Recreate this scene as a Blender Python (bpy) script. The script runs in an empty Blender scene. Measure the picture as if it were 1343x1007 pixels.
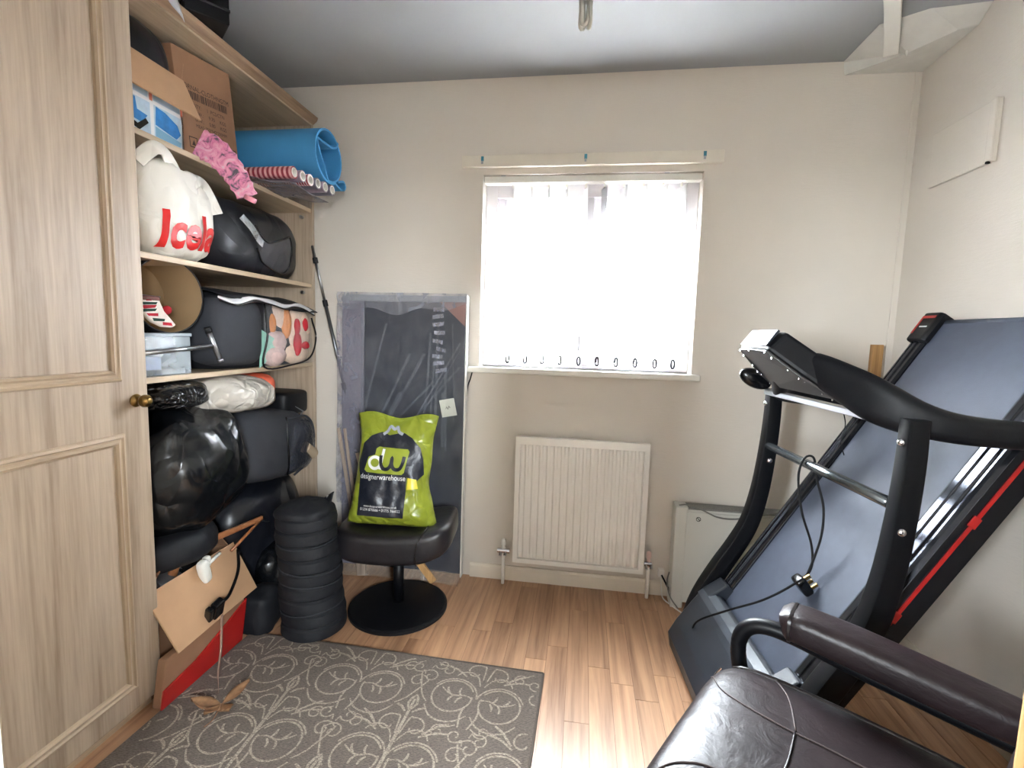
import bpy, bmesh, math, random
from mathutils import Vector, Matrix, noise
from mathutils.bvhtree import BVHTree
R = math.radians
rnd = random.Random(7)
scn = bpy.context.scene
col = scn.collection

# ------------------------------------------------------------------ camera
F_PX, PITCH, YAW, ROLL, CAM_H = 635.0, R(5.81), R(8.16), R(1.64), 1.18
cam_d = bpy.data.cameras.new('camera'); cam = bpy.data.objects.new('camera', cam_d); col.objects.link(cam)
cam_d.sensor_fit = 'HORIZONTAL'; cam_d.sensor_width = 36.0; cam_d.lens = F_PX * 36.0 / 1343.0
cam_d.clip_start = 0.02
cam.matrix_world = (Matrix.Translation((0, 0, CAM_H)) @ Matrix.Rotation(YAW, 4, 'Z')
                    @ Matrix.Rotation(math.pi / 2 - PITCH, 4, 'X') @ Matrix.Rotation(ROLL, 4, 'Z'))
scn.camera = cam
# ------------------------------------------------------------------ daylight
w = bpy.data.worlds.new('overcast_sky'); scn.world = w; w.use_nodes = True
bg = w.node_tree.nodes['Background']; bg.inputs[0].default_value = (0.86, 0.94, 1.0, 1); bg.inputs[1].default_value = 19.0
vs = scn.view_settings
vs.view_transform = 'Standard'; vs.look = 'None'; vs.gamma = 1.0; vs.use_curve_mapping = False; vs.exposure = 3.1
pl = bpy.data.lights.new('window_portal', 'AREA'); pl.shape = 'RECTANGLE'; pl.size = 1.0; pl.size_y = 0.92
pl.cycles.is_portal = True
po = bpy.data.objects.new('window_portal', pl); col.objects.link(po)
po.location = (-0.003, 2.44, 1.45); po.rotation_euler = (R(-90), 0, 0)

# ------------------------------------------------------------------ helpers
def srgb(r, g, b):
    f = lambda c: (c / 255) / 12.92 if c / 255 <= 0.04045 else (((c / 255) + 0.055) / 1.055) ** 2.4
    return (f(r), f(g), f(b), 1)

class NT:
    def __init__(s, name):
        s.m = bpy.data.materials.new(name); s.m.use_nodes = True
        s.t = s.m.node_tree; s.n = s.t.nodes; s.b = s.n['Principled BSDF']; s.out = s.n['Material Output']
    def node(s, typ, **kw):
        n = s.n.new(typ)
        for k, v in kw.items(): setattr(n, k, v)
        return n
    def link(s, a, b): s.t.links.new(a, b)
    def coords(s, scale=(1, 1, 1), kind='Object', rot=(0, 0, 0)):
        tc = s.node('ShaderNodeTexCoord'); mp = s.node('ShaderNodeMapping')
        mp.inputs['Scale'].default_value = scale; mp.inputs['Rotation'].default_value = rot
        s.link(tc.outputs[kind], mp.inputs[0]); return mp.outputs[0]
    def noise(s, vec, scale=5, detail=3, rough=.55, dist=0):
        n = s.node('ShaderNodeTexNoise'); n.inputs['Scale'].default_value = scale
        n.inputs['Detail'].default_value = detail; n.inputs['Roughness'].default_value = rough
        n.inputs['Distortion'].default_value = dist
        if vec is not None: s.link(vec, n.inputs['Vector'])
        return n.outputs['Fac']
    def ramp(s, fac, stops):
        r = s.node('ShaderNodeValToRGB'); e = r.color_ramp.elements
        while len(e) < len(stops): e.new(.5)
        for i, (p, c) in enumerate(stops): e[i].position = p; e[i].color = c
        s.link(fac, r.inputs[0]); return r.outputs[0]
    def bump(s, h, strength=.2, dist=.01, prev=None):
        b = s.node('ShaderNodeBump'); b.inputs['Strength'].default_value = strength; b.inputs['Distance'].default_value = dist
        s.link(h, b.inputs['Height'])
        if prev is not None: s.link(prev, b.inputs['Normal'])
        s.link(b.outputs[0], s.b.inputs['Normal']); return b.outputs[0]
    def set(s, **kw):
        for k, v in kw.items(): s.b.inputs[k.replace('_', ' ')].default_value = v
        return s

def mk(name, c, rough=.5, metal=0., var=.0, vscale=6, bump=None, spec=.5, coat=0, trans=0, sheen=0):
    """plain surface: colour with a soft procedural mottling and an optional fine relief"""
    t = NT(name); t.set(Base_Color=c, Roughness=rough, Metallic=metal)
    t.b.inputs['Specular IOR Level'].default_value = spec
    if coat: t.b.inputs['Coat Weight'].default_value = coat; t.b.inputs['Coat Roughness'].default_value = .15
    if trans: t.b.inputs['Transmission Weight'].default_value = trans
    if sheen: t.b.inputs['Sheen Weight'].default_value = sheen
    v = t.coords()
    f = t.noise(v, vscale, 3)
    lo = tuple(x * (1 - var) for x in c[:3]) + (1,); hi = tuple(min(1, x * (1 + var)) for x in c[:3]) + (1,)
    t.link(t.ramp(f, [(.3, lo), (.7, hi)]), t.b.inputs['Base Color'])
    if bump:
        bs, st, di = bump
        t.bump(t.noise(v, bs, 4, .6, .3), st, di)
    return t.m

def wood(name, dark, light, axis='Z', fine=60, rough=.45, streak=1.0, bump=.12):
    t = NT(name); t.set(Roughness=rough)
    sc = {'Z': (1, 1, .045), 'Y': (1, .05, 1), 'X': (.05, 1, 1)}[axis]
    oi = t.node('ShaderNodeObjectInfo')
    tc = t.node('ShaderNodeTexCoord'); add = t.node('ShaderNodeVectorMath', operation='ADD')
    mul = t.node('ShaderNodeVectorMath', operation='SCALE'); mul.inputs[0].default_value = (37, 23, 51)
    t.link(oi.outputs['Random'], mul.inputs['Scale'])
    t.link(tc.outputs['Object'], add.inputs[0]); t.link(mul.outputs[0], add.inputs[1])
    mp = t.node('ShaderNodeMapping'); mp.inputs['Scale'].default_value = sc; t.link(add.outputs[0], mp.inputs[0])
    v = mp.outputs[0]
    a = t.noise(v, 13, 5, .6, 1.2 * streak); b = t.noise(v, fine * 2, 3, .6, 0)
    mx = t.node('ShaderNodeMix', data_type='FLOAT'); mx.inputs[0].default_value = .38
    t.link(a, mx.inputs[2]); t.link(b, mx.inputs[3])
    mid = tuple((x * .4 + y * .6) for x, y in zip(dark, light))
    c = t.ramp(mx.outputs[0], [(.30, dark), (.47, mid), (.62, light)])
    hsv = t.node('ShaderNodeHueSaturation')
    mr = t.node('ShaderNodeMapRange'); mr.inputs['To Min'].default_value = .90; mr.inputs['To Max'].default_value = 1.07
    t.link(oi.outputs['Random'], mr.inputs[0]); t.link(mr.outputs[0], hsv.inputs['Value'])
    t.link(c, hsv.inputs['Color']); t.link(hsv.outputs[0], t.b.inputs['Base Color'])
    t.bump(mx.outputs[0], bump, .004)
    return t.m

def plastic_film(name, tint, alpha, rough=.25, wr=14):
    """thin translucent wrapping film: mix of clear and glossy, with crumple relief"""
    t = NT(name); t.set(Base_Color=tint, Roughness=rough)
    v = t.coords((1, 1, .6)); f = t.noise(v, wr, 4, .55, 1.2); t.bump(f, .5, .02)
    tr = t.node('ShaderNodeBsdfTransparent'); mx = t.node('ShaderNodeMixShader')
    r = t.node('ShaderNodeMapRange'); r.inputs['From Min'].default_value = .35; r.inputs['From Max'].default_value = .7
    r.inputs['To Min'].default_value = alpha * .55; r.inputs['To Max'].default_value = min(1, alpha * 1.5)
    t.link(f, r.inputs[0]); t.link(r.outputs[0], mx.inputs[0]); t.link(tr.outputs[0], mx.inputs[1]); t.link(t.b.outputs[0], mx.inputs[2])
    t.link(mx.outputs[0], t.out.inputs[0]); return t.m

def crumple(name, c, rough=.3, scale=9, strength=.6, dist=.03, fine=True, var=.1):
    """creased sheet plastic / cloth"""
    t = NT(name); t.set(Base_Color=c, Roughness=rough)
    v = t.coords()
    nz = t.noise(v, scale * .6, 2, .5, .6)
    vo = t.node('ShaderNodeTexVoronoi', feature='DISTANCE_TO_EDGE'); vo.inputs['Scale'].default_value = scale
    wv = t.node('ShaderNodeVectorMath', operation='ADD'); cb = t.node('ShaderNodeTexNoise'); cb.inputs['Scale'].default_value = scale * .7
    t.link(v, cb.inputs['Vector']); sc = t.node('ShaderNodeVectorMath', operation='SCALE'); sc.inputs['Scale'].default_value = .25
    t.link(cb.outputs['Color'], sc.inputs[0]); t.link(v, wv.inputs[0]); t.link(sc.outputs[0], wv.inputs[1]); t.link(wv.outputs[0], vo.inputs['Vector'])
    p = t.bump(vo.outputs['Distance'], strength, dist)
    p = t.bump(nz, strength, dist * 1.5, p)
    lo = tuple(x * (1 - var) for x in c[:3]) + (1,); hi = tuple(min(1, x * (1 + var)) for x in c[:3]) + (1,)
    t.link(t.ramp(nz, [(.3, lo), (.7, hi)]), t.b.inputs['Base Color'])
    return t.m

class MB:
    def __init__(s): s.v = []; s.f = []; s.mi = []
    def add(s, vs, fs, m=0):
        k = len(s.v); s.v += [Vector(p) for p in vs]; s.f += [tuple(i + k for i in f) for f in fs]; s.mi += [m] * len(fs); return s
    def box(s, x0, x1, y0, y1, z0, z1, m=0, mat=None):
        vs = [Vector((x, y, z)) for z in (z0, z1) for y in (y0, y1) for x in (x0, x1)]
        if mat: vs = [mat @ p for p in vs]
        return s.add(vs, [(0, 2, 3, 1), (4, 5, 7, 6), (0, 1, 5, 4), (2, 6, 7, 3), (0, 4, 6, 2), (1, 3, 7, 5)], m)
    def prism(s, poly, vec, m=0):
        n = len(poly); vec = Vector(vec); p = [Vector(q) for q in poly]
        return s.add(p + [q + vec for q in p], [tuple(range(n))[::-1], tuple(range(n, 2 * n))] + [(i, (i + 1) % n, (i + 1) % n + n, i + n) for i in range(n)], m)
    def sweep(s, pts, prof, up=(0, 0, 1), scales=None, cap=True, m=0, closed=False):
        """prof: list of (a,b) in the plane (side, up)"""
        pts = [Vector(p) for p in pts]; n = len(pts); k = len(prof); vs = []; up = Vector(up)
        for i, p in enumerate(pts):
            if closed: d = pts[(i + 1) % n] - pts[i - 1]
            else: d = pts[min(i + 1, n - 1)] - pts[max(i - 1, 0)]
            d.normalize(); side = d.cross(up)
            if side.length < 1e-4: side = d.cross(Vector((1, 0, 0)) if abs(d.x) < .9 else Vector((0, 1, 0)))
            side.normalize(); u = side.cross(d)
            sc = scales[i] if scales else 1
            sa, sb = sc if isinstance(sc, tuple) else (sc, sc)
            vs += [p + side * a * sa + u * b * sb for a, b in prof]
        fs = []
        for i in range(n if closed else n - 1):
            j = (i + 1) % n
            fs += [(i * k + q, i * k + (q + 1) % k, j * k + (q + 1) % k, j * k + q) for q in range(k)]
        if cap and not closed: fs += [tuple(range(k))[::-1], tuple(range((n - 1) * k, n * k))]
        return s.add(vs, fs, m)
    def tube(s, pts, r, n=8, **kw):
        return s.sweep(pts, [(r * math.cos(2 * math.pi * i / n), r * math.sin(2 * math.pi * i / n)) for i in range(n)], **kw)
    def lathe(s, prof, c=(0, 0, 0), n=32, axis='Z', m=0):
        """prof: list of (r, h)"""
        c = Vector(c); vs = []; k = len(prof)
        for i in range(n):
            a = 2 * math.pi * i / n
            for r, h in prof:
                q = {'Z': (r * math.cos(a), r * math.sin(a), h), 'X': (h, r * math.cos(a), r * math.sin(a)), 'Y': (r * math.sin(a), h, r * math.cos(a))}[axis]
                vs.append(c + Vector(q))
        fs = []
        for i in range(n):
            j = (i + 1) % n
            fs += [(i * k + q, j * k + q, j * k + q + 1, i * k + q + 1) for q in range(k - 1)]
        return s.add(vs, fs, m)
    def grid(s, fn, nu, nv, m=0, thick=0):
        vs = [Vector(fn(i / nu, j / nv)) for j in range(nv + 1) for i in range(nu + 1)]
        q = lambda i, j: j * (nu + 1) + i
        return s.add(vs, [(q(i, j), q(i + 1, j), q(i + 1, j + 1), q(i, j + 1)) for j in range(nv) for i in range(nu)], m)
    def blob(s, c, h, e=(.7, .8), amp=.0, freq=4, seed=0, nu=40, nv=24, rot=None, pinch=0, flat=None, ridge=.5, m=0):
        """superellipsoid with creased noise: sacks, cushions, soft toys"""
        pw = lambda x, p: math.copysign(abs(x) ** p, x); c = Vector(c); vs = []; off = Vector((seed * 7.3, seed * 3.1, seed * 5.7))
        rot = rot or Matrix.Identity(3)
        for j in range(nv + 1):
            v = -math.pi / 2 + math.pi * j / nv
            for i in range(nu):
                u = 2 * math.pi * i / nu
                p = Vector((h[0] * pw(math.cos(v), e[0]) * pw(math.cos(u), e[1]), h[1] * pw(math.cos(v), e[0]) * pw(math.sin(u), e[1]), h[2] * pw(math.sin(v), e[0])))
                if pinch: k = 1 - pinch * max(0, p.z / h[2]) ** 2; p.x *= k; p.y *= k
                if amp:
                    d = p.normalized(); q = p * freq + off
                    nz = noise.noise(q) * (1 - ridge) + ridge * (1 - 2.2 * abs(noise.noise(q * 1.3 + Vector((9, 2, 4))))) * .6 + .35 * noise.noise(q * 2.6)
                    p = p + d * amp * nz
                if flat is not None: p.z = max(p.z, flat)
                vs.append(c + rot @ p)
        fs = [(j * nu + i, j * nu + (i + 1) % nu, (j + 1) * nu + (i + 1) % nu, (j + 1) * nu + i) for j in range(nv) for i in range(nu)]
        return s.add(vs, fs, m)
    def xf(s, M, a=0):
        for i in range(a, len(s.v)): s.v[i] = M @ s.v[i]
        return s
    def build(s, name, mats, parent=None, smooth=False, bevel=0, subsurf=0, weld=True, solid=0, origin=None):
        vs = s.v
        if parent is not None:
            inv = parent_world(parent).inverted(); vs = [inv @ p for p in vs]; loc = None
        else:
            lo = [min(p[i] for p in vs) for i in range(3)]; hi = [max(p[i] for p in vs) for i in range(3)]
            loc = Vector(origin) if origin else Vector(((lo[0] + hi[0]) / 2, (lo[1] + hi[1]) / 2, lo[2])); vs = [p - loc for p in vs]
        me = bpy.data.meshes.new(name); me.from_pydata(vs, [], s.f)
        mats = mats if isinstance(mats, (list, tuple)) else [mats]
        for m in mats: me.materials.append(m)
        for p, i in zip(me.polygons, s.mi): p.material_index = i
        bm = bmesh.new(); bm.from_mesh(me)
        if weld: bmesh.ops.remove_doubles(bm, verts=bm.verts, dist=1e-5)
        bmesh.ops.recalc_face_normals(bm, faces=bm.faces)
        bm.to_mesh(me); bm.free()
        if smooth:
            me.polygons.foreach_set('use_smooth', [True] * len(me.polygons))
            if smooth is not True: me.set_sharp_from_angle(angle=R(smooth))
        o = bpy.data.objects.new(name, me); col.objects.link(o)
        if parent is not None: o.parent = parent
        else: o.location = loc
        if solid: md = o.modifiers.new('thickness', 'SOLIDIFY'); md.thickness = solid; md.offset = 0
        if bevel: md = o.modifiers.new('bevel', 'BEVEL'); md.width = bevel; md.segments = 2; md.limit_method = 'ANGLE'; md.angle_limit = R(40)
        if subsurf: md = o.modifiers.new('smooth', 'SUBSURF'); md.levels = subsurf; md.render_levels = subsurf
        return o

def parent_world(o):
    M = o.matrix_basis.copy()
    while o.parent: o = o.parent; M = o.matrix_basis @ M
    return M
def thing(name, loc, label, cat, group=None, rz=0):
    o = bpy.data.objects.new(name, None); col.objects.link(o); o.empty_display_size = .1
    o.location = loc; o.rotation_euler = (0, 0, rz); o['label'] = label; o['category'] = cat
    if group: o['group'] = group
    return o
def tag(o, label, cat, group=None):
    o['label'] = label; o['category'] = cat
    if group: o['group'] = group
    return o
def struct(o): o['kind'] = 'structure'; return o
def B(*a, **k): return MB().box(*a, **k)
def smoothpath(pts, n=6):
    """Catmull-Rom through the points"""
    P = [Vector(p) for p in pts]; P = [P[0] * 2 - P[1]] + P + [P[-1] * 2 - P[-2]]; out = []
    for i in range(1, len(P) - 2):
        for k in range(n):
            t = k / n; a, b, c, d = P[i - 1:i + 3]
            out.append(.5 * ((2 * b) + (c - a) * t + (2 * a - 5 * b + 4 * c - d) * t * t + (3 * b - a - 3 * c + d) * t ** 3))
    return out + [P[-2]]
def rrect(hw, hh, r, n=4):
    out = []
    for cx, cy, a0 in ((hw - r, hh - r, 0), (-hw + r, hh - r, 90), (-hw + r, -hh + r, 180), (hw - r, -hh + r, 270)):
        out += [(cx + r * math.cos(R(a0 + 90 * k / n)), cy + r * math.sin(R(a0 + 90 * k / n))) for k in range(n + 1)]
    return out
def text_geo(body, size=1.0, shear=0.0, bold=0.0):
    cu = bpy.data.curves.new('txt', 'FONT'); cu.body = body; cu.size = size; cu.align_x = 'CENTER'; cu.align_y = 'CENTER'
    cu.shear = shear; cu.offset = bold; cu.resolution_u = 3
    o = bpy.data.objects.new('txt', cu); col.objects.link(o)
    dg = bpy.context.evaluated_depsgraph_get(); me = bpy.data.meshes.new_from_object(o.evaluated_get(dg))
    vs = [tuple(v.co[:2]) for v in me.vertices]; fs = [tuple(p.vertices) for p in me.polygons]
    bpy.data.objects.remove(o); bpy.data.curves.remove(cu); bpy.data.meshes.remove(me)
    return vs, fs
def fine(vs, fs, maxlen):
    bm = bmesh.new(); bv = [bm.verts.new((x, y, 0)) for x, y in vs]
    for f in fs:
        try: bm.faces.new([bv[i] for i in f])
        except ValueError: pass
    bmesh.ops.remove_doubles(bm, verts=bm.verts, dist=1e-6)
    bmesh.ops.triangulate(bm, faces=bm.faces)
    for _ in range(5):
        es = [e for e in bm.edges if e.calc_length() > maxlen]
        if not es: break
        bmesh.ops.subdivide_edges(bm, edges=es, cuts=1); bmesh.ops.triangulate(bm, faces=bm.faces)
    bm.verts.index_update()
    o = [tuple(v.co[:2]) for v in bm.verts], [tuple(v.index for v in f.verts) for f in bm.faces]
    bm.free(); return o
def flat_print(name, vs, fs, M, mat, parent, off=.0006):
    """flat print laid on a plane: M maps (u, v, lift) to world"""
    m = MB().add([M @ Vector((x, y, off)) for x, y in vs], fs); return m.build(name, mat, parent)
def wrap_print(name, vs, fs, M, target, mat, parent, off=.002, maxlen=.012):
    """print wrapped on a curved surface: cast from the plane M along its -z onto the target"""
    vs, fs = fine(vs, fs, maxlen)
    TW = parent_world(target); me = target.data
    bvh = BVHTree.FromPolygons([TW @ v.co for v in me.vertices], [tuple(p.vertices) for p in me.polygons])
    d = (M.to_3x3() @ Vector((0, 0, -1))).normalized(); P = []
    for x, y in vs:
        q = M @ Vector((x, y, 0)); h = bvh.ray_cast(q, d)
        P.append(h[0] - d * off if h[0] is not None else None)
    fs = [f for f in fs if all(P[i] is not None for i in f)]
    P = [p if p is not None else Vector((0, 0, 0)) for p in P]
    used = sorted({i for f in fs for i in f}); ix = {i: k for k, i in enumerate(used)}
    return MB().add([P[i] for i in used], [tuple(ix[i] for i in f) for f in fs]).build(name, mat, parent, smooth=True)
def quad(x0, y0, x1, y1): return [(x0, y0), (x1, y0), (x1, y1), (x0, y1)], [(0, 1, 2, 3)]
def frame(o, x, y): # plane axes -> matrix
    x = Vector(x).normalized(); y = Vector(y); z = x.cross(y).normalized(); y = z.cross(x)
    return Matrix(((x.x, y.x, z.x, o[0]), (x.y, y.y, z.y, o[1]), (x.z, y.z, z.z, o[2]), (0, 0, 0, 1)))

# ------------------------------------------------------------------ materials
def wallpaper(name, c):
    t = NT(name); t.set(Roughness=.85)
    t.b.inputs['Specular IOR Level'].default_value = .2
    v = t.coords((1, 1, 6)); a = t.noise(v, 26, 5, .7, .4); b = t.noise(t.coords(), 1.7, 3)
    lo = tuple(x * .93 for x in c[:3]) + (1,)
    t.link(t.ramp(b, [(.3, lo), (.7, c)]), t.b.inputs['Base Color'])
    t.bump(a, .22, .006); return t.m
m_wall = wallpaper('cream_wallpaper', srgb(223, 215, 204))
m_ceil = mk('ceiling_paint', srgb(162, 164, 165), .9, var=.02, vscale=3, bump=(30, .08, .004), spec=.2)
m_white = mk('white_gloss_paint', srgb(232, 230, 222), .35, var=.02)
m_skirt = mk('skirting_paint', srgb(226, 218, 203), .45, var=.04, vscale=9)
m_rad = mk('radiator_enamel', srgb(246, 243, 237), .3, var=.015)
m_upvc = mk('white_upvc', srgb(236, 233, 238), .25, var=.01)
m_oak = wood('laminate_oak', srgb(134, 95, 69), srgb(200, 157, 121), 'Y', 30, .34, 1.8, .05)
m_ward = wood('limed_oak_foil', srgb(150, 130, 109), srgb(198, 179, 157), 'Z', 55, .45, 1.0, .06)
m_ward_h = wood('limed_oak_edge', srgb(164, 142, 116), srgb(204, 183, 155), 'Y', 55, .45, .8, .05)
m_ward_v = wood('limed_oak_upright', srgb(164, 142, 116), srgb(204, 183, 155), 'Z', 55, .45, .8, .05)
m_dark_ward = wood('wardrobe_moulding', srgb(120, 96, 74), srgb(168, 140, 112), 'Y', 55, .4, .8, .05)
m_chrome = mk('chrome', srgb(215, 215, 218), .18, 1.0)
m_steel = mk('brushed_steel', srgb(170, 172, 176), .32, 1.0, var=.05)
m_brass = mk('aged_brass', srgb(140, 112, 66), .28, 1.0, var=.12, vscale=40)
m_black = mk('black_powder_coat', srgb(8, 9, 13), .42, var=.1, vscale=20, spec=.22)
m_blackg = mk('black_gloss_plastic', srgb(10, 11, 14), .22, var=.1)
m_blackm = mk('black_matt_plastic', srgb(14, 15, 19), .5, var=.1, bump=(160, .15, .002), spec=.25)
m_rubber = mk('dark_rubber', srgb(22, 22, 24), .7, var=.1)
m_hood = mk('hood_plastic', srgb(36, 41, 49), .42, var=.06, bump=(220, .12, .001))
m_belt = mk('treadmill_belt', srgb(74, 81, 96), .5, var=.06, vscale=30, bump=(420, .5, .0015))
m_red = mk('red_plastic', srgb(172, 30, 28), .4, var=.06)
m_leather = None
t = NT('brown_leather'); t.set(Roughness=.40); t.b.inputs['Specular IOR Level'].default_value = .38; v = t.coords()
t.link(t.ramp(t.noise(v, 7, 4), [(.3, srgb(27, 20, 22)), (.7, srgb(40, 29, 31))]), t.b.inputs['Base Color'])
vo = t.node('ShaderNodeTexVoronoi'); vo.inputs['Scale'].default_value = 260; t.link(v, vo.inputs['Vector'])
p_ = t.bump(vo.outputs['Distance'], .10, .001); t.bump(t.noise(v, 16, 4, .6, 1.0), .25, .01, p_); m_leather = t.m
m_leather_d = mk('dark_leather', srgb(27, 25, 29), .4, var=.2, vscale=12, bump=(40, .25, .006))
m_piping = mk('leather_piping', srgb(22, 15, 15), .35, var=.1)
m_seam = mk('seam_thread', srgb(74, 62, 60), .6, var=.1)
m_bin = crumple('black_bin_liner', srgb(15, 17, 20), .22, 6, .5, .04)
m_bin2 = crumple('black_thin_liner', srgb(16, 17, 19), .2, 16, .8, .04)
m_fabric = crumple('black_storage_fabric', srgb(17, 19, 26), .7, 6, .3, .02)
m_fabric2 = crumple('grey_storage_fabric', srgb(52, 54, 60), .8, 6, .25, .02)
m_vinyl = crumple('black_vinyl', srgb(22, 24, 31), .34, 5, .4, .04)
m_carrier = crumple('white_carrier_plastic', srgb(226, 222, 212), .32, 8, .45, .03, var=.05)
m_sack = crumple('translucent_white_bag', srgb(190, 184, 174), .3, 11, .6, .04, var=.12)
m_green = crumple('lime_carrier_plastic', srgb(136, 147, 46), .28, 10, .5, .03, var=.12)
m_ink = mk('black_print', srgb(30, 34, 45), .3, var=.12, bump=(40, .3, .01))
m_inkbrown = mk('box_print', srgb(62, 46, 38), .8, var=.1)
m_limeprint = mk('lime_print', srgb(146, 160, 50), .3, var=.1)
m_whiteprint = mk('white_print', srgb(228, 230, 230), .4, var=.03)
m_redprint = mk('red_print', srgb(206, 36, 34), .35, var=.06)
m_card = mk('cardboard', srgb(190, 152, 116), .85, var=.06, vscale=9, bump=(80, .15, .002))
m_card_d = mk('cardboard_brown', srgb(150, 112, 84), .85, var=.08, vscale=9, bump=(80, .15, .002))
m_mat = mk('blue_foam', srgb(70, 150, 205), .7, var=.05, bump=(160, .25, .002))
m_film = plastic_film('clear_wrap', srgb(205, 208, 216), .10, .13)
m_film_d = plastic_film('clear_bag_window', srgb(225, 225, 228), .14, .12, 20)
m_paper = mk('white_paper', srgb(226, 222, 214), .8, var=.04)
m_navy = mk('dark_panel', srgb(24, 29, 42), .45, var=.12, vscale=5)
m_tan = mk('lampshade_lining', srgb(160, 134, 100), .7, var=.06)
m_shade = mk('lampshade_cover', srgb(40, 38, 40), .8, var=.1)
m_timber = wood('bare_timber', srgb(150, 105, 62), srgb(205, 160, 105), 'Z', 40, .6)
m_timber_g = wood('grey_timber', srgb(128, 112, 100), srgb(176, 158, 142), 'Z', 40, .7)
m_hanger = wood('hanger_beech', srgb(120, 72, 42), srgb(170, 112, 72), 'X', 40, .4)
m_cable = mk('black_cable', srgb(8, 8, 10), .5, var=.1, spec=.2)
m_cable_g = mk('grey_cable', srgb(120, 118, 112), .5, var=.1)
m_heater = mk('heater_enamel', srgb(202, 200, 192), .4, var=.02)
m_mesh = mk('heater_grille', srgb(120, 118, 114), .6, var=.3, vscale=300)
m_glass = NT('window_glass'); g_ = m_glass
gl = g_.node('ShaderNodeBsdfGlossy'); gl.inputs['Roughness'].default_value = .02; tr = g_.node('ShaderNodeBsdfTransparent'); mx = g_.node('ShaderNodeMixShader')
mx.inputs[0].default_value = .05; g_.link(tr.outputs[0], mx.inputs[1]); g_.link(gl.outputs[0], mx.inputs[2]); g_.link(mx.outputs[0], g_.out.inputs[0]); m_glass = g_.m
t = NT('blind_fabric'); t.set(Base_Color=srgb(240, 238, 240), Roughness=.8)
tl = t.node('ShaderNodeBsdfTranslucent'); tl.inputs[0].default_value = srgb(235, 235, 238); mx = t.node('ShaderNodeMixShader'); mx.inputs[0].default_value = .10
t.link(t.b.outputs[0], mx.inputs[1]); t.link(tl.outputs[0], mx.inputs[2]); t.link(mx.outputs[0], t.out.inputs[0])
t.bump(t.noise(t.coords((1, 1, 4)), 60, 2), .1, .002); m_blind = t.m

# ================================================================== SETTING
XL, XR, YF, YB, ZC = -1.86, 1.275, 0.30, 2.225, 2.305
fl = struct(B(XL, XR, -1.2, YB + .02, -.06, -.0012).build('floor', mk('floor_joint', srgb(128, 92, 66), .6)))
W = .076; x = -1.30; plank_n = 0
while x < XR - .002:
    x1 = min(x + W, XR - .001); y = -.05 - rnd.random() * .3
    while y < YB:
        ln = rnd.choice((.36, .42, .55, .62, .74)); y1 = min(y + ln, YB - .001)
        if y1 - y > .03:
            b = MB(); c = .0008
            b.box(x + c, x1 - c, y + c, y1 - c, -.0011, 0)
            k = b.build('plank', m_oak, None, origin=((x + x1) / 2, (y + y1) / 2, 0)); k.parent = fl; k.location = Vector(k.location) - fl.location
            plank_n += 1
        y += ln
    x += W
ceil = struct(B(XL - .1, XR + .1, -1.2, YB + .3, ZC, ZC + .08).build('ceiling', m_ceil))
# back wall with a window opening
WX0, WX1, WZ0, WZ1, TH = -.477, .478, 1.028, 1.893, .24
b = MB()
b.box(XL, WX0, YB, YB + TH, 0, ZC); b.box(WX1, XR, YB, YB + TH, 0, ZC)
b.box(WX0, WX1, YB, YB + TH, 0, WZ0); b.box(WX0, WX1, YB, YB + TH, WZ1, ZC)
struct(b.build('wall_back', m_wall))
struct(B(XR, XR + .1, -1.2, YB + TH, -.06, ZC).build('wall_right', m_wall))
struct(B(XL - .1, XL, -1.2, YB + TH, -.06, ZC).build('wall_left', m_wall))
# wall behind the camera with the doorway, and the landing beyond it
DX0, DX1 = -.452, .258
b = MB(); b.box(XL, DX0 - .03, YF - .12, YF, 0, ZC); b.box(DX1 + .03, XR, YF - .12, YF, 0, ZC); b.box(DX0 - .03, DX1 + .03, YF - .12, YF, 2.03, ZC)
struct(b.build('wall_front', m_wall))
LZ0, LZ1 = .95, 1.75; LW = [(-1.47, -1.01), (.62, 1.00)]            # two unseen landing windows, added to throw daylight through the doorway
b = MB(); edges = [XL] + [e for p in LW for e in p] + [XR]
for k in range(0, len(edges), 2): b.box(edges[k], edges[k + 1], -1.3, -1.2, -.06, ZC)
for a, c in LW: b.box(a, c, -1.3, -1.2, -.06, LZ0); b.box(a, c, -1.3, -1.2, LZ1, ZC)
struct(b.build('wall_landing', m_wall))
for k, (a, c) in enumerate(LW):
    b = MB(); b.box(a, c, -1.27, -1.22, LZ0, LZ0 + .03); b.box(a, c, -1.27, -1.22, LZ1 - .03, LZ1)
    for xx in (a, c - .03): b.box(xx, xx + .03, -1.27, -1.22, LZ0 + .03, LZ1 - .03)
    struct(b.build('window_%d' % (k + 2), m_upvc))  # frame of an added, unseen window that only lets in fill daylight
    lp_ = bpy.data.lights.new('landing_portal', 'AREA'); lp_.shape = 'RECTANGLE'; lp_.size = c - a; lp_.size_y = LZ1 - LZ0; lp_.cycles.is_portal = True
    lo_ = bpy.data.objects.new('landing_portal', lp_); col.objects.link(lo_); lo_.location = ((a + c) / 2, -1.31, (LZ0 + LZ1) / 2); lo_.rotation_euler = (R(90), 0, 0)
struct(B(DX0 - .03, DX0, YF - .14, YF, 0, 2.0).build('trim_1', m_white, bevel=.003))
struct(B(DX1, DX1 + .03, YF - .14, YF, 0, 2.0).build('trim_2', wood('door_lining_oak', srgb(160, 115, 70), srgb(205, 160, 108), 'Z', 40, .5), bevel=.003))
struct(B(DX0, DX1, YF - .14, YF, 2.0, 2.03).build('trim_3', m_white))
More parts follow.
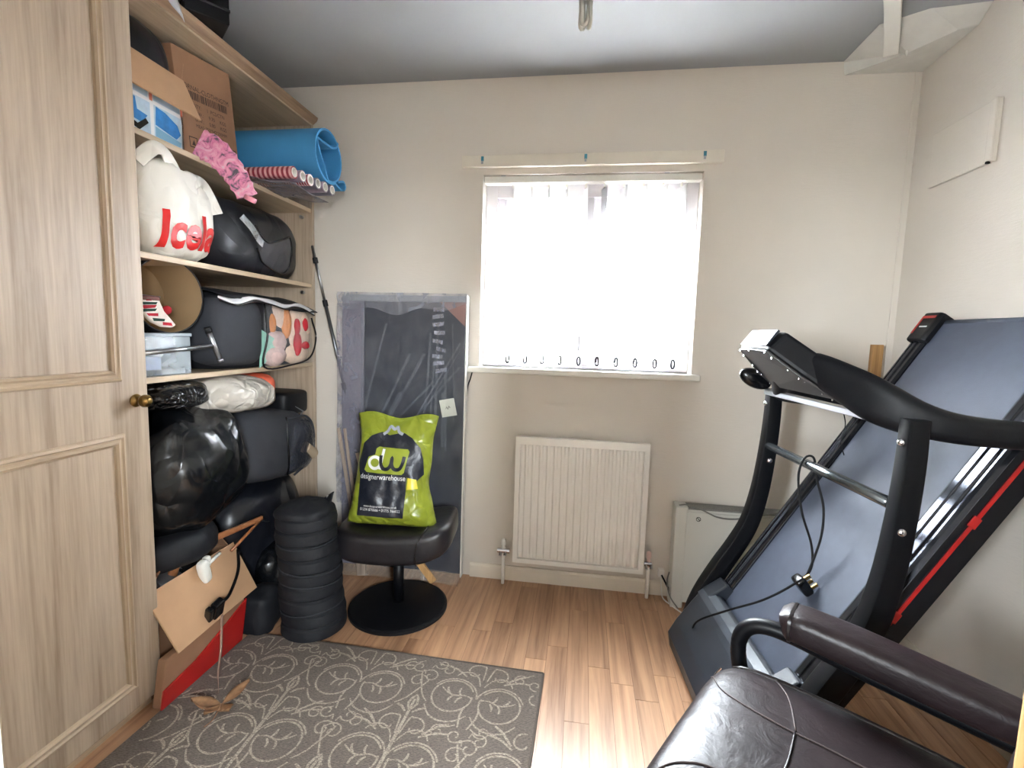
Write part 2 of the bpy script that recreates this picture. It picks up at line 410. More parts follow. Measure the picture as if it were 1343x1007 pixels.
# skirting with torn flooring edge
b = MB(); pr = [(0, 0), (-.016, 0), (-.016, .058), (-.011, .070), (0, .070)]
b.prism([(-.50, YB + p, z) for p, z in pr], (1.775, 0, 0))
struct(b.build('baseboard_back', m_skirt, bevel=.002))
b = MB(); b.prism([(XR + p, YF, z) for p, z in pr], (0, YB - YF, 0)); struct(b.build('baseboard_right', m_skirt, bevel=.002))
# corner boxing under the ceiling
b = MB()
top = [(.983, YB, ZC), (.985, 1.99, ZC), (1.10, 1.915, ZC), (XR, 1.895, ZC), (XR, YB, ZC)]
bot = [(.989, YB, 2.252), (1.137, 2.081, 2.252), (1.218, 1.958, 2.255), (XR, 1.95, 2.262), (XR, YB, 2.252)]
b.add(top + bot, [(0, 1, 2, 3, 4), (5, 6, 7, 8, 9), (0, 5, 6, 1), (1, 6, 7, 2), (2, 7, 8, 3), (3, 8, 9, 4), (4, 9, 5, 0)])
sf = struct(b.build('trim_4', mk('boxing_plaster', srgb(216, 213, 206), .9, var=.05, vscale=14, bump=(22, .3, .01), spec=.2), bevel=.004))
b = MB(); b.sweep([(1.088, 2.098, 2.262), (1.03, 1.99, 2.283), (.97, 1.885, 2.296), (.72, 1.45, 2.296)], rrect(.024, .010, .002, 1))
b.build('batten', m_white, sf, bevel=.002)
MB().tube([(1.128, 2.075, 2.256), (1.128, 2.074, 2.243), (1.129, 2.074, 2.236)], .0035, 6, scales=[1.2, 1, .6]).build('paint_drip', m_white, sf)
# vertical paper seam in the corner
struct(B(XR - .026, XR - .02, YB - .003, YB + .001, .07, 2.25).build('trim_5', m_wall))

# ---- ground outside, far below the upstairs window
struct(B(-40, 40, -80, 80, -3.2, -3.0).build('ground', mk('pale_paving', srgb(112, 110, 107), .9, var=.1, vscale=.5)))
# ---- window
win = struct(thing('window_1', (0, YB + .10, WZ0), '', '')); del win['label']; del win['category']
y0, y1 = YB + .075, YB + .14
fw = .056; fb = .014; ft = .082
b = MB(); b.box(WX0, WX0 + fw, y0, y1, WZ0, WZ1); b.box(WX1 - fw, WX1, y0, y1, WZ0, WZ1)
b.box(WX0 + fw, WX1 - fw, y0, y1, WZ1 - ft, WZ1); b.box(WX0 + fw, WX1 - fw, y0, y1, WZ0, WZ0 + fb); b.box(-.008, .026, y0, y1, WZ0 + fb, WZ1 - ft)
b.build('frame', m_upvc, win, bevel=.004)
for a, c in ((WX0 + fw, -.008), (.026, WX1 - fw)):
    m = MB(); s = .036; za, zc = WZ0 + fb, WZ1 - ft
    m.box(a, a + s, y0 + .012, y1 - .01, za, zc); m.box(c - s, c, y0 + .012, y1 - .01, za, zc)
    m.box(a + s, c - s, y0 + .012, y1 - .01, zc - s, zc); m.box(a + s, c - s, y0 + .012, y1 - .01, za, za + .014)
    sash = m.build('sash', m_upvc, win, bevel=.003)
    B(a + s - .005, c - s + .005, y0 + .034, y0 + .038, za + .012, zc - s + .005).build('pane', m_glass, sash)
h = B(-.030, -.010, y0 - .015, y0 + .012, WZ0 + .135, WZ0 + .155); h.box(-.026, -.014, y0 - .026, y0 - .014, WZ0 + .085, WZ0 + .155); h.build('handle', m_steel, win, bevel=.002)
sl = MB(); sl.box(-.53, .514, YB - .028, YB + .0, 1.0, 1.028); sl.box(WX0, WX1, YB, YB + .08, 1.0, 1.028)
struct(sl.build('window_sill', m_white, bevel=.006)); 
# vertical blind
bl = thing('vertical_blind', (0, YB + .03, 1.05), 'white vertical blind with open fabric vanes hanging in the window', 'blind')
hr = B(WX0 + .003, WX1 - .003, YB + .012, YB + .052, 1.860, 1.891); hr.build('head_rail', m_white, bl, bevel=.004)
B(WX0 + .08, WX0 + .10, YB + .01, YB + .05, 1.8905, 1.893).build('bracket', m_steel, bl); B(WX1 - .16, WX1 - .14, YB + .01, YB + .05, 1.8905, 1.893).build('bracket', m_steel, bl)
vane_x = [-.342, -.260, -.182, -.102, -.016, .066, .150, .233, .318, .395]
for i, vx in enumerate(vane_x):
    ang = R(-11)
    ang = R(-8) if i < 4 else R(-13 - (i - 4) * 1.6)
    # vane runs from the room side to the glass side, turned by ang; gently bowed
    cx, cy = vx, YB + .033; d = Vector((math.sin(ang), math.cos(ang), 0)); n = Vector((d.y, -d.x, 0))
    def fn(u, v): 
        s = (u - .5) * .089; return Vector((cx, cy, 0)) - d * s * -1 + n * (.006 * (1 - (2 * u - 1) ** 2)) + Vector((0, 0, 1.062 + v * .782))
    vn = MB().grid(fn, 6, 1).build('vane', m_blind, bl, smooth=True, solid=.0006)
    B(cx - .004, cx + .004, cy - .006, cy + .006, 1.842, 1.858).build('vane_hook', m_white, vn)
    lp = [(cx + .0075 * math.cos(a), cy - .047, 1.070 + .020 * math.sin(a)) for a in [k * math.pi / 5 for k in range(10)]]
    MB().tube(lp, .0042, 5, closed=True, up=(0, 1, 0)).build('chain_link', m_rubber, vn, smooth=True)
# curtain batten over the window
cb = thing('curtain_batten', (-.01, YB, 1.921), 'long cream painted batten fixed to wall above window', 'batten')
B(-.572, .55, YB - .022, YB, 1.921, 1.972).build('board', m_skirt, cb, bevel=.003)
for xx in (-.478, -.022, .472):
    B(xx - .006, xx + .006, YB - .0235, YB - .021, 1.945, 1.966).build('blue_tape', mk('blue_tape', srgb(60, 130, 150), .5), cb)
    B(xx - .005, xx + .004, YB - .027, YB - .021, 1.934, 1.946).build('bracket_stub', m_steel, cb)

# ---- pendant bulb
pb = thing('pendant_lamp', (-.026, 1.2, ZC), 'bare stick energy-saving bulb hanging from the ceiling', 'lamp')
MB().lathe([(.0, 0), (.045, 0), (.045, -.018), (.012, -.03), (0, -.03)], (-.026, 1.2, ZC), 20).build('ceiling_rose', m_white, pb, smooth=40)
MB().tube([(-.026, 1.2, ZC - .03), (-.026, 1.2, 2.07)], .0032, 6).build('flex', m_white, pb)
MB().lathe([(0, 2.08), (.012, 2.075), (.017, 2.06), (.017, 2.03), (.021, 2.025), (.021, 2.0), (0, 2.0)], (-.026, 1.2, 0), 20).build('bulb_holder', m_white, pb, smooth=40)
MB().lathe([(0, 2.0), (.019, 2.0), (.021, 1.985), (.021, 1.957), (.016, 1.95), (0, 1.95)], (-.026, 1.2, 0), 20).build('bulb_base', m_white, pb, smooth=40)
t = NT('frosted_tube'); t.set(Base_Color=srgb(225, 225, 215), Roughness=.15); t.b.inputs['Transmission Weight'].default_value = .35; m_frost = t.m
for k in range(3):
    a = R(20 + 120 * k); ca, sa = math.cos(a) * .010, math.sin(a) * .010; px, py = -sa * .55, ca * .55
    P = [(-.026 + ca + px, 1.2 + sa + py, 1.95), (-.026 + ca + px, 1.2 + sa + py, 1.897)] + [(-.026 + ca + px * math.cos(q), 1.2 + sa + py * math.cos(q), 1.897 - .010 * math.sin(q)) for q in (R(45), R(90), R(135))] + [(-.026 + ca - px, 1.2 + sa - py, 1.897), (-.026 + ca - px, 1.2 + sa - py, 1.95)]
    MB().tube(P, .0050, 8).build('glass_tube', m_frost, pb, smooth=True)
# ---- access panel on the right wall
ap = thing('wall_panel', (XR, 1.95, 1.77), 'papered-over rectangular access panel on the right-hand wall', 'panel')
B(XR - .014, XR, 1.805, 2.10, 1.772, 1.968).build('panel_board', m_wall, ap, bevel=.003)
b = MB(); b.box(XR - .022, XR - .012, 1.803, 1.828, 1.772, 1.968); b.build('edge_strip', m_wall, ap, bevel=.004)
B(XR - .026, XR - .016, 1.807, 1.815, 1.766, 1.773).build('clip', m_cable, ap)

# ---- radiator
rd = thing('radiator', (.01, YB - .04, .115), 'cream ribbed panel radiator on the wall below the window', 'radiator')
rx0, rx1, rz0, rz1, ry = -.285, .315, .115, .716, 2.165
b = MB(); n = 17; prof = [(rx0, 0)]
pitch = (rx1 - rx0 - .05) / n
xs = [(rx0 + .025 + i * pitch) for i in range(n)]
def rib(u, v):
    x = rx0 + .02 + u * (rx1 - rx0 - .04); ph = ((x - rx0 - .02) / ((rx1 - rx0 - .04) / n)) % 1
    gro = .5 - .5 * math.cos(2 * math.pi * ph); gro = max(0, min(1, (gro - .36) * 4.5)); z = rz0 + .018 + v * (rz1 - rz0 - .05)
    k = min(1, min(v, 1 - v) / .035); return (x, ry + .016 - .018 * k * gro, z)
b.grid(rib, n * 14, 30)
b.build('ribbed_panel', m_rad, rd, smooth=True)
b = MB(); b.box(rx0, rx1, ry + .0165, ry + .030, rz0, rz1); b.box(rx0, rx0 + .022, ry, ry + .0165, rz0 + .02, rz1 - .034); b.box(rx1 - .022, rx1, ry, ry + .0165, rz0 + .02, rz1 - .034)
b.box(rx0, rx1, ry, ry + .0165, rz1 - .034, rz1); b.box(rx0, rx1, ry, ry + .0165, rz0, rz0 + .02)
b.build('frame', m_rad, rd)
B(rx0 + .1, rx0 + .14, ry + .03, YB, .25, .29).build('wall_bracket', m_steel, rd); B(rx1 - .14, rx1 - .1, ry + .03, YB, .25, .29).build('wall_bracket', m_steel, rd)
for sx, xx in ((-1, rx0 - .045), (1, rx1 + .022)):
    MB().tube([(xx, ry + .012, 0.0), (xx, ry + .012, .15)], .008, 10).build('pipe', m_rad, rd, smooth=True)
    v = MB(); v.lathe([(0, .15), (.012, .15), (.012, .175), (.007, .18), (.007, .19), (.011, .192), (.011, .215), (.005, .222), (0, .222)], (xx, ry + .012, 0), 14)
    v.build('valve_cap', m_white if sx < 0 else mk('pink_cap', srgb(222, 190, 178), .5), rd, smooth=40)
    vv = MB(); vv.tube([(xx - .028 if sx < 0 else xx - .02, ry + .006, .165), (xx + .03 if sx < 0 else xx + .012, ry + .006, .165)], .0115, 12)
    vv.tube([(xx - .012, ry + .006, .165), (xx - .012, ry - .012, .146)], .0075, 8); vv.tube([(xx + .010, ry + .006, .165), (xx + .010, ry - .010, .148)], .0075, 8)
    vv.build('valve', m_chrome, rd, smooth=40)

# ================================================================== WARDROBE
WFX, WBX = -1.28, XL + .004          # front edge of carcass, back
WY0, WY1 = 0.72, 2.192               # near end, far end
wd = thing('wardrobe', (-1.57, 1.45, 0), 'tall limed-oak wardrobe with one panelled door and open shelves', 'wardrobe')
B(WBX, WFX, WY1 - .018, WY1, 0, 2.13).build('side_panel', m_ward, wd)
B(WBX, WFX - .002, 1.222, 1.240, .04, 2.11).build('divider', m_ward, wd)
B(WBX, WFX, WY0, WY0 + .018, 0, 2.13).build('side_panel', m_ward, wd)
B(WBX, WBX + .006, WY0 + .018, WY1 - .018, .04, 2.11).build('back_panel', m_ward, wd)
B(WBX, WFX - .02, WY0 + .018, WY1 - .018, .022, .04).build('bottom_board', m_ward_h, wd)
B(WBX, WFX + .0, WY0, WY1 - .0005, 2.112, 2.13).build('top_board', m_ward_h, wd)
b = MB(); b.prism([(WFX + .001, WY0, 2.118), (WFX + .022, WY0, 2.135), (WFX + .026, WY0, 2.150), (WFX - .03, WY0, 2.150), (WFX - .03, WY0, 2.131), (WFX + .001, WY0, 2.131)], (0, WY1 - WY0, 0))
b.build('cornice', m_dark_ward, wd, bevel=.002)
SH = {1: 1.738, 2: 1.392, 3: 1.020}
for z in SH.values():
    B(WBX + .006, WFX - .006, 1.2405, WY1 - .0185, z - .018, z).build('shelf', m_ward_h, wd, bevel=.0015)
for z in (1.70, 1.352):
    MB().lathe([(0, 0), (.008, 0), (.008, .014), (0, .014)], (WFX - .05, WY1 - .032, z), 10, 'Y').build('shelf_peg', m_steel, wd)
B(WFX - .03, WFX - .014, WY0 + .0, 1.240, 0, .06).build('plinth', m_ward_h, wd)
# door: slab, two framed panels made of mouldings, knob
DZ0, DZ1, DY0, DY1, DF = .045, 2.10, .742, 1.246, WFX + .019
door = B(WFX + .001, DF, DY0, DY1, DZ0, DZ1).build('door', m_ward, wd, bevel=.003)
def moulding(ya, yb, za, zb):
    pts = [(DF, ya, za), (DF, yb, za), (DF, yb, zb), (DF, ya, zb)]
    prof = [(.0, .0), (.004, .007), (.010, .009), (.014, .005), (.019, .005), (.025, .010), (.031, .006), (.033, 0)]
    b = MB(); cs = [(ya, za, 1, 1), (yb, za, -1, 1), (yb, zb, -1, -1), (ya, zb, 1, -1)]; vs = []
    for y, z, sy, sz in cs:
        vs += [(DF + h, y + sy * d, z + sz * d) for d, h in prof]
    k = len(prof); fs = []
    for i in range(4):
        j = (i + 1) % 4
        fs += [(i * k + q, j * k + q, j * k + q + 1, i * k + q + 1) for q in range(k - 1)]
    b.add(vs, fs); b.mi = [i for i in (0, 1, 0, 1) for q in range(k - 1)]; b.build('panel_moulding', [m_ward_h, m_ward_v], door, smooth=25)
moulding(DY0 + .06, 1.166, 1.02, 2.02); moulding(DY0 + .06, 1.166, .112, .875)
kn = MB(); kn.lathe([(0, 0), (.018, 0), (.019, .004), (.012, .008), (.008, .014), (.009, .02), (.016, .024), (.019, .032), (.017, .040), (.010, .044), (.008, .047), (0, .048)], (DF, 1.205, .962), 24, 'X')
kn.build('knob', m_brass, door, smooth=45)

# ------------------------------------------------------------------ on top of the wardrobe
fc = thing('flat_black_case', (-1.40, 1.48, 2.150), 'flat black case lying on top of wardrobe, overhanging its edge', 'case')
Mx = Matrix.Translation((-1.178, 1.528, 2.1525)) @ Matrix.Rotation(R(-40), 4, 'Z')
B(-.40, .0, -.125, .0, .0, .085, mat=Mx).build('shell', m_blackm, fc, bevel=.004)
B(-.402, .002, -.127, .002, .038, .046, mat=Mx).build('rim', m_blackg, fc, bevel=.001)
m_silver = crumple('silver_film', srgb(190, 192, 198), .28, 12, .6, .03)
sbg = thing('silver_bag', (-1.35, 1.33, 2.15), 'crumpled silvery plastic bag drooping off the wardrobe top', 'bag')
MB().blob((-1.35, 1.325, 2.1985), (.085, .075, .046), (.6, .6), .02, 9, 3, 40, 20, flat=-.045).build('bag_body', m_silver, sbg, smooth=True)
MB().grid(lambda u, v: (-1.285 + .045 * v + .004 * math.sin(9 * u), 1.315 + .095 * u, 2.190 - .085 * v * v * (.35 + .65 * u) - .01 * v), 10, 8).build('drooping_corner', m_silver, sbg, smooth=True, solid=.001)

# ------------------------------------------------------------------ top shelf
z1 = SH[1] + .0006
pbx = thing('printed_carton', (-1.45, 1.385, z1), 'carton with blue product pictures and an open brown flap', 'box')
xa, xb, ya, yb, za, zb = -1.62, -1.335, 1.268, 1.497, z1, 1.972
b = MB(); t_ = .004
b.box(xa, xb, ya, ya + t_, za, zb); b.box(xa, xb, yb - t_, yb, za, zb); b.box(xa, xa + t_, ya, yb, za, zb); b.box(xb - t_, xb, ya, yb, za, zb); b.box(xa, xb, ya, yb, za, za + t_)
m_litho = mk('white_carton', srgb(226, 224, 222), .5, var=.02)
b.build('body', m_litho, pbx)
fl_ = MB(); fl_.prism([(xb, ya - .0, zb + .003), (xb, yb + .004, zb + .003), (xb + .050, yb + .016, zb - .118), (xb + .050, ya - .005, zb - .118)], (.004, 0, .002))
fl_.build('front_flap', m_card, pbx)
fl2 = MB(); fl2.prism([(xa, yb, zb), (xb, yb, zb), (xb, yb + .01, zb + .06), (xa, yb + .01, zb + .06)], (0, .003, 0)); fl2.build('side_flap', m_card, pbx)
m_blue1 = mk('picture_blue', srgb(42, 120, 184), .4, var=.25, vscale=30); m_pale = mk('picture_pale', srgb(176, 196, 208), .4, var=.12, vscale=30); m_orng = mk('picture_orange', srgb(214, 120, 92), .4)
PM = frame((xb, ya, za), (0, 1, 0), (0, 0, 1))
for (u0, v0, u1, v1) in ((.010, .012, .105, .112), (.118, .012, .222, .112), (.010, .124, .098, .200), (.118, .124, .216, .200)):
    flat_print('picture', *quad(u0, v0, u1, v1), PM, m_pale, pbx, .0005)
def poly(pts): return pts, [tuple(range(len(pts)))]
flat_print('picture_chair', *poly([(.018, .05), (.075, .042), (.095, .07), (.06, .075), (.055, .108), (.02, .11)]), PM, m_blue1, pbx, .001)
flat_print('picture_base', *poly([(.02, .03), (.065, .018), (.098, .05), (.088, .06), (.06, .035), (.03, .045)]), PM, m_blackg, pbx, .0012)
flat_print('picture_chair', *poly([(.122, .055), (.2, .04), (.218, .06), (.205, .085), (.16, .105), (.125, .11)]), PM, m_blue1, pbx, .001)
flat_print('picture_shadow', *poly([(.122, .02), (.215, .02), (.218, .036), (.16, .044), (.122, .05)]), PM, mk('picture_teal', srgb(120, 165, 190), .4), pbx, .0011)
flat_print('picture_strip', *quad(.103, .12, .114, .205), PM, m_orng, pbx, .001); flat_print('picture_strip', *quad(.219, .12, .227, .205), PM, m_orng, pbx, .001)
for cx, cz in ((.055, .17), (.165, .165)):
    rg = [(cx + .038 * math.cos(a), cz + .028 * math.sin(a)) for a in [k * math.pi / 8 - .9 for k in range(13)]]
    ri = [(cx + .026 * math.cos(a), cz + .018 * math.sin(a)) for a in [k * math.pi / 8 - .9 for k in range(13)]]
    flat_print('picture_wheel', rg + ri, [(i, i + 1, i + 14, i + 13) for i in range(12)], PM, m_blackg, pbx, .0013)
hb = MB().blob((-1.43, 1.395, 1.998), (.088, .118, .104), (.8, .9), .012, 7, 5, 36, 20)
tag(hb.build('black_helmet_bag', m_vinyl, smooth=True), 'round black padded case sitting in the open carton', 'bag')

# brown carton, tipped up on the wrapping-paper rolls
bb = thing('brown_carton', (-1.47, 1.62, z1), 'tilted plain brown shipping carton printed with black text', 'box')
Mb = Matrix.Translation((-1.335, 1.503, z1 + .001)) @ Matrix.Rotation(R(7.5), 4, 'X')
b = MB(); b.box(-.30, 0, 0, .262, 0, .335, mat=Mb); b.build('body', m_card_d, bb, bevel=.002)
B(-.302, .001, .131, .1325, .3345, .336, mat=Mb).build('top_seam', m_inkbrown, bb)
PM = Mb @ frame((0, 0, 0), (0, 1, 0), (0, 0, 1))
def line(txt, u, v, size):
    vs_, fs_ = text_geo(txt, size); flat_print('lettering', [(x + u, y + v) for x, y in vs_], fs_, PM, m_inkbrown, bb, .0008)
line('ORNAL-CLOTHNGTM', .135, .226, .021)
u = .05
while u < .225:
    wv_ = rnd.choice((.002, .003, .005)); flat_print('barcode_bar', *quad(u, .190, u + wv_, .215), PM, m_inkbrown, bb, .0008); u += wv_ + rnd.choice((.002, .003))
line("QTY:     1  PCS/CTN", .135, .172, .017); line('N.W.:     9.70     KGS', .138, .150, .017); line('G.W.:     0.80     KGS', .138, .130, .017)
line('MEAS: 755*542*200MM', .138, .110, .015); line('MADE IN CHINA', .140, .092, .014)
for k in range(5):
    a = .026 + k * .047; o_, i_ = quad(a, .036, a + .036, .070)[0], quad(a + .003, .039, a + .033, .067)[0]
    flat_print('handling_mark', o_ + i_, [(q, (q + 1) % 4, (q + 1) % 4 + 4, q + 4) for q in range(4)], PM, m_inkbrown, bb, .0008)
    ic = [[(.010, .008), (.026, .008), (.020, .026), (.015, .018)], [(.018, .006), (.029, .026), (.018, .020), (.007, .026)], [(.008, .008), (.028, .008), (.028, .012), (.012, .014), (.026, .024), (.010, .024)], [(.010, .006), (.015, .006), (.015, .028), (.010, .028)], [(.012, .007), (.028, .016), (.018, .017), (.024, .027), (.010, .018)]][k]
    flat_print('handling_icon', *poly([(a + x, .036 + y * .95) for x, y in ic]), PM, m_inkbrown, bb, .0009)
    if k == 3: flat_print('handling_icon', *quad(a + .020, .042, a + .025, .063), PM, m_inkbrown, bb, .0009)

# wrapping-paper rolls
def stripes(name, a, b_, scale, tilt):
    t = NT(name); t.set(Roughness=.35); wv = t.node('ShaderNodeTexWave'); wv.inputs['Scale'].default_value = scale; wv.bands_direction = 'X'; wv.inputs['Distortion'].default_value = 0
    t.link(t.coords((1, tilt, tilt)), wv.inputs['Vector']); t.link(t.ramp(wv.outputs['Fac'], [(.45, a), (.55, b_)]), t.b.inputs['Base Color']); return t.m
m_candy = stripes('candy_stripe', srgb(150, 44, 60), srgb(228, 176, 176), 16, 1.0)
m_lilac = mk('lilac_wrap', srgb(168, 150, 164), .25, var=.12, vscale=40); m_grey = mk('silver_wrap', srgb(134, 130, 142), .2, var=.15, vscale=30)
m_redw = stripes('red_dotted_wrap', srgb(170, 40, 52), srgb(225, 205, 205), 30, 2.0)
specs = [(1.742, m_candy, -1.095, 'candy-striped red wrapping paper roll, frontmost of the rolls'), (1.787, m_lilac, -1.088, 'lilac wrapping paper roll behind the candy-striped roll'),
         (1.832, m_redw, -1.083, 'red and white dotted wrapping paper roll mid row'), (1.877, m_grey, -1.078, 'silver-grey wrapping paper roll under the blue mat'),
         (1.922, m_lilac, -1.072, 'pale wrapping paper roll, second from wardrobe end'), (1.967, m_grey, -1.066, 'dull silver wrapping paper roll nearest wardrobe end')]
for y, mm, xe, lab in specs:
    g = thing('wrapping_paper_roll', (xe - .33, y, z1), lab, 'wrapping paper', 'wrapping paper rolls on the top shelf')
    rr = .022
    MB().lathe([(rr, xe - .66), (rr, xe), (rr - .004, xe), (rr - .0045, xe - .06)], (0, y, z1 + rr), 18, 'X').build('paper', mm, g, smooth=50)
    MB().lathe([(rr - .0045, xe - .66), (rr - .0045, xe + .001), (rr - .0075, xe + .001), (rr - .0075, xe - .05), (0, xe - .052)], (0, y, z1 + rr), 18, 'X').build('core', m_paper, g, smooth=50)
# grey film-wrapped roll pack hanging just over the shelf edge
gp = MB().grid(lambda u, v: (-1.28 + .215 * u - .02 * v, 1.70 + .27 * v, 1.7375 - .030 * u + .004 * math.sin(9 * u + 5 * v)), 12, 8)
tag(gp.build('film_sheet', plastic_film('grey_film', srgb(150, 148, 160), .65), smooth=True, solid=.001), 'sagging grey plastic film sheet under the wrapping paper rolls', 'plastic film')
# pink pack draped over the shelf edge
pts = smoothpath([(-1.300, 1.522, 1.783), (-1.257, 1.535, 1.766), (-1.220, 1.550, 1.726), (-1.192, 1.564, 1.680), (-1.168, 1.576, 1.628)], 5)
pk = thing('pink_gift_wrap', (-1.29, 1.555, 1.628), 'crumpled pink patterned gift wrap drooping over shelf edge', 'wrapping paper')
t = NT('pink_pattern'); t.set(Roughness=.3); v = t.coords(); f = t.noise(v, 26, 4, .6, 1.5)
t.link(t.ramp(f, [(.36, srgb(88, 82, 92)), (.46, srgb(222, 130, 165)), (.60, srgb(236, 170, 190)), (.72, srgb(214, 208, 212))]), t.b.inputs['Base Color']); t.bump(f, .5, .02); m_pink = t.m
MB().sweep(pts, [(a * 1.0 + .004 * math.sin(i * 7.1), c * 1.0) for i, (a, c) in enumerate(rrect(.052, .011, .010, 3))], up=(.6, -.75, .1), scales=[1.0 - .02 * i + .06 * math.sin(i * 2.3) for i in range(len(pts))]).build('wrap', m_pink, pk, smooth=60)
MB().lathe([(.011, .0), (.019, .0), (.021, .008), (.019, .016), (.011, .016), (.011, .0)], (0, 0, 0), 16).xf(Matrix.Translation((-1.162, 1.579, 1.614)) @ Matrix.Rotation(R(28), 4, 'Y')).build('end_ring', mk('pink_end', srgb(206, 130, 145), .4, var=.1), pk, smooth=40)

# blue foam mat, loosely rolled, sticking out
ym, zm = 1.955, z1 + .0445 + .108
m2 = []
for k in range(0, 75):               # outer turn then inner S fold
    a = R(-62) - k / 74 * R(392); r = .104 - .006 * k / 74; m2.append((ym + r * 1.02 * math.cos(a), zm + r * math.sin(a)))
tail = [(ym + .135, zm - .070), (ym + .140, zm - .084), (ym + .128, zm - .097), (ym + .10, zm - .1035), (ym + .075, zm - .099)]
inner = smoothpath([m2[-1] + (0,), (ym - .086, zm + .030, 0), (ym - .045, zm + .042, 0), (ym + .02, zm + .044, 0), (ym + .060, zm + .058, 0), (ym + .078, zm + .082, 0)], 6)
path = [(y, z) for y, z in smoothpath2] if False else [tuple(p[:2]) for p in smoothpath([(a, c, 0) for a, c in [(ym + .075, zm - .080), (ym + .118, zm - .064)] + tail], 4)] + m2 + [tuple(p[:2]) for p in inner[1:]]
b = MB(); th = .0042; xs_ = (-1.80, -1.072)
off = []
for i, (y, z) in enumerate(path):
    a = Vector(path[min(i + 1, len(path) - 1)]); c = Vector(path[max(i - 1, 0)]); d = (a - c).normalized(); off.append(((y - d.y * th, z + d.x * th), (y + d.y * th, z - d.x * th)))
vs_ = []
for x in xs_:
    for (p, q) in off: vs_ += [(x, *p), (x, *q)]
n_ = len(path); fs_ = []
for i in range(n_ - 1):
    a, c = 2 * i, 2 * i + 2; e = 2 * n_
    fs_ += [(a, c, c + e, a + e), (a + 1, a + 1 + e, c + 1 + e, c + 1), (a, a + 1, c + 1, c), (a + e, c + e, c + 1 + e, a + 1 + e)]
fs_ += [(0, 2 * n_, 2 * n_ + 1, 1), (2 * n_ - 2, 2 * n_ - 1, 4 * n_ - 1, 4 * n_ - 2)]
b.add(vs_, fs_); tag(b.build('foam_mat', m_mat, smooth=35), 'loosely rolled blue foam exercise mat sticking out of top shelf', 'mat')

# ------------------------------------------------------------------ second shelf
z2 = SH[2] + .0006
ib = thing('white_carrier_bag', (-1.40, 1.42, z2), 'full white carrier bag with large red lettering', 'bag')
body = MB().blob((0, 0, 0), (.152, .168, .168), (.55, .75), .020, 8, 11, 72, 44, flat=-.157, pinch=.06)
for p in body.v:
    rim = .112 + .022 * math.sin(p.y * 16 + 1.2) + .016 * math.cos(p.x * 21 + p.y * 9) + .03 * (p.y < -.03)
    if p.z > rim: p.z = rim - (p.z - rim) * 1.6
body.xf(Matrix.Translation((-1.405, 1.422, z2 + .158)))
bo = body.build('bag_body', m_carrier, ib, smooth=True)
for yy, zz in ((1.325, .305), (1.475, .255)):
    P = smoothpath([(-1.29, yy - .05, z2 + zz - .05), (-1.265, yy - .02, z2 + zz - .005), (-1.27, yy + .02, z2 + zz), (-1.275, yy + .055, z2 + zz - .03), (-1.262, yy + .075, z2 + zz - .085)], 5)
    MB().sweep(P, rrect(.020, .003, .002, 2), up=(1, -.4, .3)).build('handle', m_carrier, ib, smooth=50)
MB().blob((-1.41, 1.42, z2 + .17), (.09, .10, .04), (.6, .7), .015, 14, 12, 30, 16).build('contents', mk('bag_contents', srgb(168, 158, 142), .8, var=.15, vscale=20), ib, smooth=True)
PM = frame((-1.05, 1.405, z2 + .080), (.10, 1, .085), (0, 0, 1))
vs_, fs_ = text_geo('Iceland', .150, .18, .005)
vs_ = [(x * .84 + .062, y * 1.0) for x, y in vs_]; keep = [f for f in fs_ if max(vs_[i][0] for i in f) < .17]
wrap_print('lettering', vs_, fs_, PM, bo, m_redprint, ib, .0025, .014)

vb = thing('black_vinyl_bag', (-1.48, 1.83, z2), 'black vinyl storage bag with clear window beside white carrier', 'bag')
vbo = MB().blob((-1.475, 1.845, z2 + .132), (.185, .315, .145), (.55, .6), .022, 6, 21, 60, 34, flat=-.131).build('bag_body', m_vinyl, vb, smooth=True)
PM = frame((-1.1, 1.86, z2 + .12), (.02, 1, -.1), (0, 0, 1))
wrap_print('clear_window', *poly([(-.09, .055), (-.02, .01), (.06, .04), (.125, .075), (.17, .03), (.16, -.05), (.12, -.085), (-.03, -.075), (-.08, -.03)]), PM, vbo, plastic_film('vinyl_window', srgb(120, 120, 128), .28, .08, 9), vb, .004, .02)
for pts in ([(-.09, .055), (-.02, .01), (.06, .04), (.125, .075)], [(-.08, -.03), (-.03, -.075), (.12, -.085), (.16, -.05), (.17, .03), (.125, .075)]):
    q = []
    bv = BVHTree.FromPolygons([parent_world(vbo) @ v.co for v in vbo.data.vertices], [tuple(p.vertices) for p in vbo.data.polygons])
    for u, v_ in [p[:2] for p in smoothpath([(a, c, 0) for a, c in pts], 5)]:
        o_ = PM @ Vector((u, v_, 0)); h_ = bv.ray_cast(o_, (PM.to_3x3() @ Vector((0, 0, -1))))
        if h_[0]: q.append(h_[0] + Vector((.003, 0, 0)))
    MB().tube(q, .004, 6).build('window_piping', m_blackg, vb, smooth=True)
MB().sweep(smoothpath([(-1.285, 1.70, z2 + .20), (-1.27, 1.735, z2 + .165), (-1.268, 1.77, z2 + .13), (-1.27, 1.80, z2 + .115)], 5), rrect(.014, .002, .001, 2), up=(1, 0, 0)).build('clear_strip', plastic_film('clear_strip', srgb(200, 205, 210), .5, .1), vb, smooth=True)

